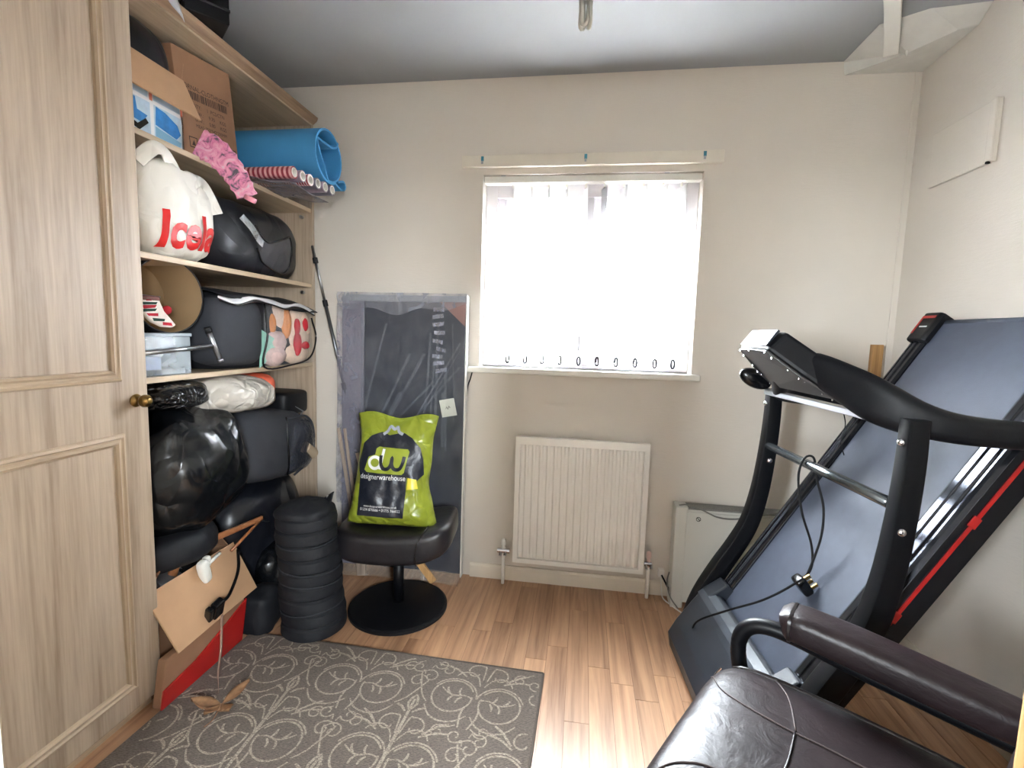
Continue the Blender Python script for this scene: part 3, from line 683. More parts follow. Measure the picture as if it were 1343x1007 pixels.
# ------------------------------------------------------------------ third shelf
z3 = SH[3] + .0006
tb = thing('clear_plastic_tub', (-1.42, 1.365, z3), 'small clear plastic tub with lid below the lampshade', 'container')
m_tub = plastic_film('clear_tub', srgb(205, 215, 222), .35, .15, 3)
b = MB(); xa, xb, ya, yb, za, zb = -1.55, -1.302, 1.268, 1.455, z3, z3 + .122; q = .0015
for f in (B(xa, xb, ya, ya + q, za, zb), B(xa, xb, yb - q, yb, za, zb), B(xb - q, xb, ya, yb, za, zb), B(xa, xa + q, ya, yb, za, zb), B(xa, xb, ya, yb, za, za + q)): b.add(f.v, f.f)
b.build('body', m_tub, tb)
B(xa - .004, xb + .005, ya - .004, yb + .005, zb, zb + .012).build('lid', plastic_film('tub_lid', srgb(200, 210, 220), .5, .2, 3), tb, bevel=.003)
B(xb - .05, xb - .004, ya + .02, ya + .075, za + .002, za + .06).build('contents', mk('tub_contents', srgb(150, 165, 205), .6, var=.3, vscale=40), tb)
B(xb - .12, xb - .004, ya + .01, yb - .02, za + .002, za + .02).build('contents', mk('tub_contents_pale', srgb(205, 205, 205), .7, var=.2, vscale=40), tb)

ls = thing('lampshade', (-1.42, 1.385, 1.16), 'dark drum lampshade lying on its side, tan lining showing', 'lampshade')
Ml = Matrix.Translation((-1.310, 1.388, 1.272)) @ Matrix.Rotation(R(-9), 4, 'Z')
MB().lathe([(.118, 0), (.112, -.17)], (0, 0, 0), 48, 'X').xf(Ml).build('cover', m_shade, ls, smooth=True)
MB().lathe([(.1165, 0), (.110, -.169), (.0, -.17)], (0, 0, 0), 48, 'X').xf(Ml).build('lining', m_tan, ls, smooth=40)
MB().tube([Ml @ Vector((0, .1175 * math.cos(a), .1175 * math.sin(a))) for a in [k * math.pi / 20 for k in range(40)]], .0022, 6, closed=True).build('rim', m_shade, ls, smooth=True)
MB().tube([Ml @ Vector((-.04, -.115, .0)), Ml @ Vector((-.04, -.0, -.004))], .0025, 6).build('spider_arm', m_steel, ls)
st = thing('christmas_stocking', (-1.35, 1.34, 1.165), 'knitted red and white christmas stocking tucked in lampshade', 'decoration')
Ms = Ml @ frame((-.035, -.040, -.052), (0, 1, 0), (-.25, 0, 1))
out = [(-.052, .036), (.030, .046), (.040, .000), (.055, -.022), (.070, -.045), (.055, -.052), (.020, -.050), (-.008, -.036), (-.030, -.012), (-.044, .010)]
b = MB(); b.prism([Ms @ Vector((x, y, 0)) for x, y in out], (Ms.to_3x3() @ Vector((0, 0, .014)))); b.build('sock', mk('stocking_wool', srgb(226, 216, 206), .9, var=.08, vscale=60), st, bevel=.005)
m_sred = mk('stocking_red', srgb(176, 32, 44), .9, var=.1, vscale=60); m_sgrn = mk('stocking_green', srgb(34, 66, 54), .9, var=.1, vscale=60)
def sp(name, pts, m): flat_print(name, *poly(pts), Ms, m, st, .0152)
sp('motif', [(-.014, .030), (.004, .031), (.003, .040), (-.012, .039)], m_sred); sp('motif', [(-.034, .016), (.016, .020), (.022, .028), (-.038, .025)], m_sgrn)
sp('motif', [(-.026, .004), (.010, .009), (.018, .019), (-.032, .015)], m_sred); sp('motif', [(-.030, -.006), (.008, -.002), (.016, .007), (-.034, .003)], m_sgrn)
sp('motif', [(-.016, -.018), (.014, -.018), (.016, -.008), (-.022, -.010)], m_sred); sp('motif', [(-.004, -.034), (.030, -.034), (.034, -.026), (-.006, -.024)], m_sgrn)
sp('motif', [(.022, -.046), (.054, -.048), (.052, -.038), (.024, -.036)], m_sred)
B(-.056, .034, .032, .048, -.003, .018, mat=Ms).build('cuff', mk('stocking_cuff', srgb(120, 84, 78), .95, var=.15, vscale=70), st, bevel=.006)
MB().blob((0, 0, 0), (.014, .014, .014), (1, 1), .002, 80, 1, 14, 8).xf(Matrix.Translation(Ms @ Vector((.052, .006, .008)))).build('pompom', m_sred, st, smooth=True)

tbar = thing('metal_tee_handle', (-1.29, 1.40, 1.06), 'grey metal tee-shaped handle resting before plastic tub', 'handle')
MB().tube([(-1.285, 1.262, 1.094), (-1.272, 1.520, 1.112)], .0075, 10).build('shaft', m_steel, tbar, smooth=True)
MB().tube([(-1.272, 1.503, 1.160), (-1.268, 1.548, 1.058)], .009, 10).build('crossbar', m_steel, tbar, smooth=True)
MB().tube([(-1.273, 1.497, 1.174), (-1.272, 1.503, 1.158)], .0115, 10).build('end_cap', m_rubber, tbar, smooth=True); MB().tube([(-1.268, 1.545, 1.066), (-1.267, 1.549, 1.056)], .0105, 10).build('end_cap', m_steel, tbar, smooth=True)

ty = thing('soft_toy_storage_bag', (-1.47, 1.85, z3), 'black zipped storage bag, soft toys showing through clear end', 'bag')
tyo = MB().blob((-1.475, 1.852, z3 + .142), (.205, .308, .155), (.42, .5), .010, 5, 31, 64, 34, flat=-.141)
tbo = tyo.build('bag_body', m_fabric, ty, smooth=True)
MB().blob((-1.36, 1.665, z3 + .14), (.11, .125, .13), (.5, .5), .01, 5, 33, 30, 20).build('fabric_panel', m_fabric2, ty, smooth=True)
m_toy = mk('toy_plush_pink', srgb(205, 178, 172), .95, var=.1, vscale=40, bump=(120, .4, .004)); m_toyo = mk('toy_plush_orange', srgb(206, 128, 60), .95, var=.15, vscale=40, bump=(120, .4, .004))
m_toyc = mk('toy_plush_cream', srgb(222, 196, 174), .95, var=.1, vscale=40, bump=(120, .4, .004)); m_toyr = mk('toy_plush_red', srgb(196, 36, 48), .9, var=.1, bump=(120, .4, .004)); m_mint = mk('mint_cloth', srgb(150, 198, 182), .9, var=.12, vscale=30)
for nm, c, h, mm in (('bear', (-1.29, 1.90, z3 + .205), (.03, .075, .06), m_toyc), ('plush_arm', (-1.285, 1.845, z3 + .175), (.025, .03, .055), m_toyo), ('plush_arm', (-1.275, 1.935, z3 + .18), (.025, .032, .07), m_toyo),
                     ('bear', (-1.275, 1.865, z3 + .10), (.03, .065, .05), m_toy), ('bear', (-1.27, 1.85, z3 + .045), (.03, .07, .042), m_toy), ('plush_body', (-1.275, 2.03, z3 + .15), (.035, .085, .10), m_toyc), ('plush_body', (-1.275, 2.01, z3 + .05), (.03, .09, .045), m_toyc),
                     ('plush_patch', (-1.248, 1.985, z3 + .165), (.012, .018, .035), m_toyr), ('plush_patch', (-1.246, 2.04, z3 + .175), (.012, .022, .03), m_toyr), ('plush_patch', (-1.246, 1.985, z3 + .09), (.014, .022, .05), m_toyr), ('plush_patch', (-1.248, 2.045, z3 + .085), (.012, .03, .018), m_toyr)):
    o_ = MB().blob(c, h, (.9, .9), .006, 22, hash(nm) % 7 if False else len(nm), 20, 12).build('toy', mm, ty, smooth=True)
b = MB(); b.prism([(-1.262, 1.765, z3 + .15), (-1.250, 1.85, z3 + .105), (-1.262, 1.785, z3 + .02), (-1.268, 1.755, z3 + .0)], (.003, 0, 0)); b.build('mint_cloth', m_mint, ty)
MB().grid(lambda u, v: (-1.250 + .022 * math.sin(math.pi * u) * math.sin(math.pi * v) , 1.765 + .36 * u - .03 * u * v, z3 + .004 + (.255 - .04 * u) * v), 16, 12).build('clear_window', m_film_d, ty, smooth=True)
P = smoothpath([(-1.262, 1.54, z3 + .262), (-1.245, 1.60, z3 + .25), (-1.232, 1.68, z3 + .268), (-1.230, 1.78, z3 + .262), (-1.236, 1.88, z3 + .25), (-1.242, 1.99, z3 + .262), (-1.25, 2.12, z3 + .235)], 6)
MB().sweep(P, rrect(.010, .003, .002, 2), up=(1, 0, .6), scales=[(.4 + .7 * abs(math.sin(i * .23)), 1) for i in range(len(P))]).build('zip_tape', mk('zip_white', srgb(214, 214, 216), .4, var=.05), ty, smooth=50)
MB().tube([(p.x + .006, p.y, p.z - .012) for p in P], .0035, 6).build('piping', m_blackg, ty, smooth=True)
MB().tube(smoothpath([(-1.245, 1.765, z3 + .255), (-1.232, 1.76, z3 + .13), (-1.245, 1.755, z3 + .004), (-1.240, 1.93, z3 + .003), (-1.238, 2.07, z3 + .03), (-1.240, 2.125, z3 + .12), (-1.247, 2.10, z3 + .21)], 6), .004, 6).build('piping', m_blackg, ty, smooth=True)
# flap of the bag over the top
MB().grid(lambda u, v: (-1.44 + .20 * v, 1.56 + .58 * u, z3 + .298 - .035 * v ** 2 - .03 * u * v + .006 * math.sin(7 * u)), 14, 6).build('flap', m_fabric, ty, smooth=True, solid=.004)

# ------------------------------------------------------------------ telescopic pole leaning in the corner
pc = thing('telescopic_pole', (-.92, 2.185, 0), 'thin telescopic metal pole leaning between wardrobe and wrapped panel', 'pole')
A, Z = Vector((-1.268, 2.150, 1.565)), Vector((-.93, 2.211, .010))
d = Z - A
MB().tube([A, A + d * .17], .0065, 8).build('thin_section', m_steel, pc, smooth=True); MB().tube([A + d * .17, A + d * .42], .0085, 8).build('middle_section', mk('dull_metal', srgb(126, 128, 132), .35, .9), pc, smooth=True)
MB().tube([A + d * .42, Z], .0095, 8).build('lower_section', mk('dark_metal', srgb(72, 74, 80), .4, .8), pc, smooth=True)
MB().tube([A + d * .160, A + d * .178], .012, 8).build('collar', m_rubber, pc); MB().tube([A + d * .41, A + d * .43], .014, 8).build('collar', m_rubber, pc); MB().tube([A + d * .035, A + d * .05], .012, 8).build('collar', m_rubber, pc)

# ------------------------------------------------------------------ bottom bay: bags
def sack(name, label, c, h, m, amp=.02, seed=0, e=(.6, .7), freq=6, rot=None, flat=None, cat='bag', pinch=0, group=None, nu=56, nv=32, ridge=.5):
    o = MB().blob(c, h, e, amp, freq, seed, nu, nv, rot=rot, flat=flat, pinch=pinch, ridge=ridge).build(name, m, smooth=True); return tag(o, label, cat, group)
sack('lower_black_bag', 'large slumped black bag at the base of the wardrobe', (-1.545, 1.885, .27), (.27, .270, .255), m_vinyl, .02, 41, (.5, .6), 5, flat=-.228)
sack('black_bin_bag', 'big glossy black bin bag, largest in the wardrobe', (-1.41, 1.455, .700), (.22, .205, .205), m_bin, .042, 42, (.7, .75), 4.2, ridge=.8)
sack('black_liner_bundle', 'small crinkled black plastic bundle above the bin bag', (-1.40, 1.385, .952), (.17, .12, .046), m_bin2, .014, 43, (.6, .7), 12)
wbg = thing('white_sack', (-1.38, 1.66, .85), 'pale semi-clear plastic sack tied beneath the third shelf', 'bag')
MB().blob((-1.36, 1.655, .925), (.16, .185, .068), (.7, .8), .022, 9, 44, 56, 30, rot=Matrix.Rotation(R(-4), 3, 'X')).build('bag_body', m_sack, wbg, smooth=True)
MB().blob((-1.37, 1.815, .945), (.12, .05, .05), (.7, .7), .006, 9, 45, 24, 14).build('orange_end', mk('orange_fabric', srgb(206, 92, 62), .6, var=.1), wbg, smooth=True)
B(-1.36, -1.262, 1.805, 1.832, .925, .945).build('black_strap', m_blackm, wbg, bevel=.004)
gb = thing('grey_fabric_bag', (-1.45, 1.86, .5), 'dark grey fabric storage bag with clear end beside bin bag', 'bag')
gbo = MB().blob((-1.44, 1.875, .68), (.20, .228, .155), (.45, .55), .012, 5, 46, 56, 30, rot=Matrix.Rotation(R(-9), 3, 'X')).build('bag_body', m_fabric2, gb, smooth=True)
MB().blob((-1.40, 2.0, .655), (.175, .13, .135), (.5, .6), .012, 6, 47, 40, 24).build('clear_end', plastic_film('smoky_window', srgb(60, 62, 70), .8, .15, 16), gb, smooth=True)
MB().tube(smoothpath([(-1.25, 1.90, .80), (-1.235, 1.885, .70), (-1.235, 1.89, .60), (-1.25, 1.90, .545)], 5), .004, 6).build('piping', m_blackg, gb, smooth=True)
MB().tube(smoothpath([(-1.255, 1.92, .79), (-1.245, 2.03, .785), (-1.245, 2.095, .73), (-1.245, 2.105, .64), (-1.245, 2.07, .57), (-1.25, 1.95, .53)], 6), .005, 6).build('piping', m_fabric2, gb, smooth=True)
MB().lathe([(.0, -.04), (.026, -.04), (.026, .04), (.018, .04), (.018, .02), (0, .02)], (0, 0, 0), 18, 'Y').xf(Matrix.Translation((-1.235, 2.045, .62)) @ Matrix.Rotation(R(-35), 4, 'X')).build('paper_roll', mk('kraft_roll', srgb(190, 168, 140), .8, var=.1), gb, smooth=40)
MB().sweep([(-1.30, 2.02, .835), (-1.27, 2.06, .80), (-1.25, 2.0, .79)], rrect(.004, .001, .0008, 1)).build('pull_cord', m_steel, gb)
b = MB().blob((-1.45, 2.055, .838), (.16, .10, .055), (.25, .3), .004, 5, 48, 32, 16); tag(b.build('black_case', m_blackm, smooth=True), 'boxy black case standing on the grey fabric bag', 'case')
sack('crumpled_black_bag', 'crumpled black bag on floor beside the ribbed bin', (-1.228, 1.83, .13), (.082, .115, .145), m_bin, .025, 51, (.6, .7), 8, flat=-.128)
sack('folded_black_cloth', 'folded dull black cloth between carton and ribbed bin', (-1.215, 1.66, .075), (.062, .075, .085), m_fabric, .02, 52, (.5, .6), 9, flat=-.073)
sack('red_cloth', 'small red cloth poking out behind the ribbed bin', (-1.165, 1.80, .345), (.03, .045, .055), mk('red_cloth', srgb(186, 34, 48), .8, var=.15), .01, 53, (.7, .8), 14, nu=24, nv=14, cat='cloth')
sack('black_coat_bundle', 'soft black bundle heaped behind the open carton', (-1.50, 1.42, .432), (.24, .165, .072), m_fabric, .025, 54, (.6, .7), 7)

# open carton on the floor
oc = thing('open_carton', (-1.44, 1.39, .04), 'open cardboard carton with hanging front flap and hangers', 'box')
xa, xb, ya, yb, za, zb = -1.63, -1.285, 1.262, 1.60, .0406, .352; t_ = .005
for nm, a in (('back_wall', (xa, xa + t_, ya, yb, za, zb)), ('near_wall', (xa, xb, ya, ya + t_, za, zb)), ('far_wall', (xa, xb, yb - t_, yb, za, zb)), ('front_wall', (xb - t_, xb, ya, yb, za, zb)), ('base', (xa, xb, ya, yb, za, za + t_))):
    B(*a).build(nm, m_card_d, oc)
MB().prism([(xb + .0, ya - .04, zb + .004), (xb, yb + .0, zb + .012), (xb + .085, yb + .012, zb - .165), (xb + .085, ya - .015, zb - .185)], (.004, 0, .003)).build('front_flap', m_card, oc)
MB().prism([(xb - .02, ya - .0, zb), (xa + .02, ya, zb), (xa + .03, ya + .09, zb + .10), (xb - .01, ya + .09, zb + .105)], (0, -.003, .003)).build('side_flap', m_card_d, oc)
MB().prism([(xb - .02, yb, zb), (xa + .02, yb, zb), (xa + .03, yb - .04, zb + .07), (xb - .03, yb - .05, zb + .075)], (0, .003, .003)).build('side_flap', m_card_d, oc)
hg = thing('wooden_hanger', (-1.30, 1.52, .35), 'brown wooden clothes hanger jutting out of the open carton', 'hanger')
P = smoothpath([(-1.34, 1.365, .30), (-1.325, 1.395, .385), (-1.30, 1.46, .415), (-1.26, 1.57, .425), (-1.225, 1.69, .432)], 6)
MB().sweep(P, rrect(.006, .014, .005, 2), scales=[(1, 1.15 - .02 * i) for i in range(len(P))]).build('arm', m_hanger, hg, smooth=50)
MB().tube([(-1.225, 1.69, .430), (-1.235, 1.53, .368)], .0055, 8).build('bar', m_hanger, hg, smooth=True)
MB().tube(smoothpath([(-1.225, 1.685, .425), (-1.215, 1.70, .415), (-1.212, 1.715, .41)], 4), .0025, 6).build('pin', m_steel, hg)
wp = thing('white_adapter', (-1.265, 1.43, .33), 'white plug adapter hooked over the carton flap', 'plug')
MB().blob((-1.255, 1.425, .340), (.016, .018, .042), (.45, .6), 0, 1, 0, 20, 14, rot=Matrix.Rotation(R(14), 3, 'X')).build('body', m_white, wp, smooth=True)
MB().blob((-1.268, 1.452, .362), (.012, .012, .02), (.5, .6), 0, 1, 0, 16, 10).build('pin_block', m_white, wp, smooth=True)
MB().tube([(-1.262, 1.44, .350), (-1.255, 1.50, .372)], .006, 8).build('lead', m_white, wp, smooth=True)
bp = thing('black_adapter', (-1.21, 1.41, .17), 'black power adapter lying against the carton flap', 'plug')
Mq = Matrix.Translation((-1.196, 1.408, .222)) @ Matrix.Rotation(R(22), 4, 'Y') @ Matrix.Rotation(R(14), 4, 'X')
B(-.014, .014, -.020, .020, -.034, .034, mat=Mq).build('body', m_blackg, bp, bevel=.006)
B(-.016, .010, -.040, -.022, -.026, .030, mat=Mq).build('side_block', m_blackg, bp, bevel=.005)
MB().tube(smoothpath([Mq @ Vector((0, .02, .01)), (-1.205, 1.48, .235), (-1.225, 1.55, .285), (-1.262, 1.60, .34)], 6), .0055, 8).build('lead', m_cable, bp, smooth=True)
gp2 = MB(); gp2.box(-.05, .05, -.085, .085, -.006, .006, mat=Matrix.Translation((-1.335, 1.385, .335)) @ Matrix.Rotation(R(-20), 4, 'X') @ Matrix.Rotation(R(35), 4, 'Y'))
tag(gp2.build('grey_plastic_paddle', mk('grey_plastic', srgb(110, 114, 120), .5, var=.1), bevel=.004), 'grey flat plastic piece lying in the open carton', 'gadget')
sack('cable_tangle', 'dark tangled cables filling the open carton', (-1.45, 1.41, .255), (.15, .13, .085), m_rubber, .04, 56, (.7, .8), 22, cat='cables')
rb = thing('red_flat_box', (-1.215, 1.365, 0), 'flattened red and brown printed box on floor under carton', 'box')
MB().prism([(-1.258, 1.205, .010), (-1.258, 1.552, .010), (-1.240, 1.560, .175), (-1.240, 1.215, .165)], (.030, 0, 0)).build('brown_side', m_card_d, rb, bevel=.004)
MB().prism([(-1.227, 1.203, .010), (-1.227, 1.556, .010), (-1.208, 1.562, .172), (-1.211, 1.47, .135), (-1.216, 1.33, .088), (-1.219, 1.207, .070)], (.006, 0, 0)).build('red_front', m_red, rb)

# ================================================================== WRAPPED PANEL against the back wall
wp_ = thing('wrapped_panel', (-.82, 2.14, 0), 'tall dark flat panel in clear plastic wrap leaning on wall', 'panel')
Mw = Matrix.Translation((-.832, 2.140, .004)) @ Matrix.Rotation(R(-1.2), 4, 'X') @ Matrix.Diagonal((1.012, 1, 1.0, 1))
B(-.185, .295, .006, .040, .035, 1.315, mat=Mw).build('core_board', m_navy, wp_, bevel=.004)
B(-.300, -.192, .010, .040, .030, 1.320, mat=Mw).build('side_board', mk('grey_foam', srgb(112, 110, 122), .6, var=.1, vscale=14), wp_, bevel=.004)
B(-.300, .296, .008, .042, 1.315, 1.345, mat=Mw).build('top_strip', mk('grey_foam_top', srgb(150, 152, 156), .6, var=.1), wp_, bevel=.003)
B(.296, .302, .002, .044, .02, 1.348, mat=Mw).build('edge_strip', m_paper, wp_, bevel=.002)
MB().prism([Mw @ Vector(p) for p in ((.175, .003, 1.316), (.295, .003, 1.316), (.295, .003, 1.205))], (0, .003, 0)).build('cardboard_corner', mk('brown_corner', srgb(142, 104, 94), .7, var=.1), wp_)
def wrap_front(u, v):
    x = -.306 + .614 * u; z = .0 + 1.352 * v
    q = Vector((x * 5, z * 4, 3.3)); w_ = noise.noise(q) * .007 + .010 * (1 - abs(noise.noise(Vector((x * 9 + z * 6, z * 3 - x * 2, 1.1)))) * 2)
    return Mw @ Vector((x, -.010 - max(-.004, w_), z))
MB().grid(wrap_front, 60, 110).build('plastic_wrap', m_film, wp_, smooth=True)
MB().grid(lambda u, v: Mw @ Vector((-.306 + .614 * u, -.008 + .056 * v, 1.350 + .003 * math.sin(20 * u + 4 * v))), 30, 4).build('wrap_top', m_film, wp_, smooth=True)
MB().grid(lambda u, v: Mw @ Vector((.306, -.008 + .056 * u, 1.352 * v)), 4, 30).build('wrap_side', m_film, wp_, smooth=True)
MB().grid(lambda u, v: Mw @ Vector((-.30 + .60 * u, -.018 - .008 * math.sin(14 * u) - .02 * (1 - v), .002 + .05 * v)), 24, 3).build('wrap_skirt', plastic_film('wrap_skirt', srgb(190, 170, 150), .35), wp_, smooth=True)
m_crease_glint = plastic_film('wrap_crease_glint', srgb(180, 190, 208), .13, .15, 30)
for k in range(15):                                            # fanned creases of the wrap, highlights put in as pale film strips
    xa_ = -.17 + .030 * k + .02 * rnd.random(); za_ = .62 + .2 * rnd.random(); ln_ = .22 + .25 * rnd.random(); sl_ = .10 + .028 * k * (1 if k < 9 else -.3); w_ = .003 + .006 * rnd.random()
    if xa_ + sl_ > .29: sl_ = .28 - xa_
    MB().grid(lambda u, v: Mw @ Vector((xa_ + sl_ * u + w_ * (2 * v - 1), -.024 - .004 * math.sin(math.pi * v) - .003 * math.sin(4 * u + k), za_ + ln_ * u)), 8, 2).build('wrap_crease_glint', m_crease_glint, wp_, smooth=True)
MB().grid(lambda u, v: Mw @ Vector((-.306 + .614 * u, -.026 - .006 * math.sin(13 * u + 5 * v), 1.352 - (.055 + .035 * math.sin(2.6 * u + .4) ** 2 + .012 * math.sin(17 * u)) * v)), 40, 4).build('wrap_fold', plastic_film('wrap_fold', srgb(176, 178, 188), .42, .25, 10), wp_, smooth=True)
MB().grid(lambda u, v: Mw @ Vector((-.306 + .118 * u, -.026 - .004 * math.sin(9 * v + 5 * u), .35 + .95 * v)), 5, 30).build('wrap_fold', plastic_film('wrap_fold_side', srgb(150, 148, 162), .45, .25, 18), wp_, smooth=True)
for k in range(9):                                             # crinkled tape down the wrap
    xx, zz = .150 + .02 * rnd.random(), 1.27 - .035 * k
    MB().grid(lambda u, v: Mw @ Vector((xx + .05 * u, -.024 - .006 * math.sin(3 * u + k), zz + .018 * v + .01 * u * math.sin(k))), 4, 2).build('crinkled_tape', plastic_film('tape_%d' % k, srgb(170, 170, 182), .55, .1, 40), wp_, smooth=True)
Mp = Mw @ Matrix.Translation((.232, -.030, .835)) @ Matrix.Rotation(R(-12), 4, 'Y')
B(-.035, .035, 0, .0008, -.040, .040, mat=Mp).build('paper_label', mk('label_paper', srgb(198, 200, 190), .8, var=.06), wp_)
flat_print('scribble', *poly([(-.014, -.006), (-.006, .008), (-.002, -.002), (.006, .010), (.012, -.004), (.004, .002), (-.002, -.010), (-.006, .0)]), Mp @ frame((0, -.0004, 0), (1, 0, 0), (0, 0, 1)), m_cable_g, wp_)
for a, c, wd_ in (((-.298, -.022, .71), (-.212, -.03, .22), .016), ((-.268, -.022, .71), (-.196, -.03, .25), .013)):
    MB().sweep([Mw @ Vector(a), Mw @ Vector(c)], rrect(wd_ / 2, .006, .002, 1), up=(0, 1, 0)).build('timber_strip', m_timber_g, wp_)
MB().sweep([Mw @ Vector((-.196, -.04, .60)), Mw @ Vector((-.150, -.045, .44))], rrect(.009, .005, .002, 1), up=(0, 1, 0)).build('timber_strip', m_timber_g, wp_)
MB().sweep([Mw @ Vector((.090, -.045, .13)), Mw @ Vector((.185, -.05, .014))], rrect(.016, .008, .002, 1), up=(0, 1, 0)).build('timber_foot', m_timber, wp_)
MB().sweep([Mw @ Vector((-.175, -.045, .10)), Mw @ Vector((-.165, -.05, .012))], rrect(.022, .008, .002, 1), up=(0, 1, 0)).build('timber_foot', m_timber_g, wp_)
MB().tube(smoothpath([(-.508, 2.215, 1.0), (-.515, 2.212, .97), (-.528, 2.214, .93), (-.535, 2.216, .86)], 5), .003, 6).build('x', m_cable)
bpy.data.objects['x'].name = 'window_cable'; tag(bpy.data.objects['window_cable'], 'thin black cable dangling from the left end of sill', 'cable')

# ================================================================== FOOTSTOOL with carrier bag
fs = thing('footstool', (-.735, 1.885, 0), 'black leather footstool on a round disc base', 'footstool')
MB().lathe([(0, 0), (.200, 0), (.207, .006), (.207, .016), (.198, .022), (.06, .030), (.03, .034), (0, .034)], (-.735, 1.885, .001), 56).build('disc_base', m_blackm, fs, smooth=30)
MB().tube([(-.735, 1.885, .03), (-.735, 1.885, .25)], .022, 16).build('column', m_black, fs, smooth=True)
B(-.835, -.635, 1.83, 1.97, .235, .26).build('seat_plate', m_black, fs)
Ms2 = Matrix.Translation((-.738, 1.900, .325)) @ Matrix.Rotation(R(6), 4, 'Z')
def seat(u, v):                                                  # sagging saddle pad, raised at both ends
    return None
pad = MB().blob((0, 0, 0), (.240, .175, .072), (.42, .45), .004, 6, 61, 64, 28)
for i, p in enumerate(pad.v): p.z += .050 * (p.x / .24) ** 2 * (1 if p.x > 0 else .25) - .008
pad.xf(Ms2); pad.build('seat_cushion', m_leather_d, fs, smooth=True)
q = [Ms2 @ Vector((x, y, z)) for x, y, z in ((.115, -.186, -.055), (.112, -.190, .0), (.125, -.178, .055), (.145, -.12, .082), (.15, 0, .085))]
MB().tube(smoothpath(q, 5), .0025, 6).build('seam', m_piping, fs, smooth=True)

gbag = thing('lime_carrier_bag', (-.74, 1.80, .392), 'lime green and black printed carrier bag on the footstool', 'bag')
def bagfn(u, v, side):
    hw = .180 + .012 * math.sin(5 * v + 1) - .022 * math.exp(-((v - .38) / .16) ** 2) * (1 if u > .5 else .25) + .012 * (v > .8) * (v - .8) * 5 + .02 * max(0, .15 - v) / .15
    x = (2 * u - 1) * hw; ed = max(0, 1 - (2 * u - 1) ** 4); z = v * .468 + .012 * math.sin(9 * u) * v ** 6
    th = .085 * ed ** .6 * (max(0.0, 1 - v ** 3) ** .75) * (min(1, v / .10) ** .5 * .75 + .25)
    y = side * th + .010 * noise.noise(Vector((x * 11, z * 11, side * 3))) * ed + .006 * noise.noise(Vector((x * 30, z * 22, side * 5))) * ed
    return x, y, z
b = MB(); Mg = Matrix.Translation((-.742, 1.825, .396)) @ Matrix.Rotation(R(-9), 4, 'X') @ Matrix.Rotation(R(4), 4, 'Z') @ Matrix.Diagonal((.90, .95, .95, 1))
b.grid(lambda u, v: Mg @ Vector(bagfn(u, v, -1)), 44, 50); b.grid(lambda u, v: Mg @ Vector(bagfn(u, v, 1)), 44, 50)
gbo = b.build('bag_body', m_green, gbag, smooth=True)
PM = Mg @ frame((0, -.3, 0), (1, 0, 0), (0, 0, 1))
shirt = [(-.135, .045), (.075, .045), (.078, .215), (.095, .185), (.118, .195), (.146, .225), (.140, .29), (.125, .335), (.085, .375), (.045, .395), (.020, .392), (-.02, .382), (-.055, .395), (-.10, .378), (-.135, .345), (-.150, .26), (-.138, .20)]
wrap_print('shirt_print', shirt, [tuple(range(len(shirt)))], PM, gbo, m_ink, gbag, .002, .012)
wrap_print('logo_panel', *poly([(-.118, .235), (-.105, .225), (.055, .222), (.066, .232), (.080, .318), (.072, .328), (-.058, .333), (-.07, .325), (-.072, .300), (-.100, .290)]), PM, gbo, m_limeprint, gbag, .0035, .012)
def strokes(pts, wd_, n=5):
    P = [p[:2] for p in smoothpath([(a, c, 0) for a, c in pts], n)]; vs_ = []
    for i, p in enumerate(P):
        a = P[min(i + 1, len(P) - 1)]; c = P[max(i - 1, 0)]; d = Vector((a[0] - c[0], a[1] - c[1])).normalized()
        vs_ += [(p[0] - d.y * wd_, p[1] + d.x * wd_), (p[0] + d.y * wd_, p[1] - d.x * wd_)]
    return vs_, [(2 * i, 2 * i + 1, 2 * i + 3, 2 * i + 2) for i in range(len(P) - 1)]
wrap_print('letter_d', *strokes([(-.034, .325), (-.037, .30), (-.041, .27), (-.045, .240)], .0062), PM, gbo, m_whiteprint, gbag, .005, .012)
wrap_print('letter_d', *strokes([(-.070 + .025 * math.cos(a), .266 + .024 * math.sin(a)) for a in [k * math.pi / 6 for k in range(13)]], .0062, 2), PM, gbo, m_whiteprint, gbag, .005, .012)
wrap_print('letter_w', *strokes([(-.044, .298), (-.042, .262), (-.028, .243), (-.008, .245), (.004, .262), (.008, .292), (.008, .262), (.022, .244), (.044, .246), (.056, .268), (.062, .298)], .0075), PM, gbo, m_ink, gbag, .006, .012)
vs_, fs_ = text_geo('designerwarehouse', .031); wrap_print('lettering', [(x * .86 - .030, y + .208) for x, y in vs_], fs_, PM, gbo, m_whiteprint, gbag, .0045, .02)
vs_, fs_ = text_geo('www.designerwarehouse.co.uk', .0125); wrap_print('lettering', [(x * .95 - .030, y + .088) for x, y in vs_], fs_, PM, gbo, m_whiteprint, gbag, .0045, .02)
vs_, fs_ = text_geo('01234 870666 • 01775 766022', .016); wrap_print('lettering', [(x * .92 - .030, y + .073) for x, y in vs_], fs_, PM, gbo, m_whiteprint, gbag, .0045, .02)
wrap_print('hanger_print', *strokes([(-.048, .385), (-.03, .40), (-.02, .42), (.0, .408), (.012, .418), (.022, .398), (.040, .388)], .006), PM, gbo, mk('grey_print', srgb(150, 155, 168), .4), gbag, .004, .012)
wrap_print('yellow_print', *poly([(.082, .162), (.128, .168), (.120, .205), (.084, .212)]), PM, gbo, mk('yellow_print', srgb(222, 204, 60), .35, var=.1), gbag, .0035, .012)

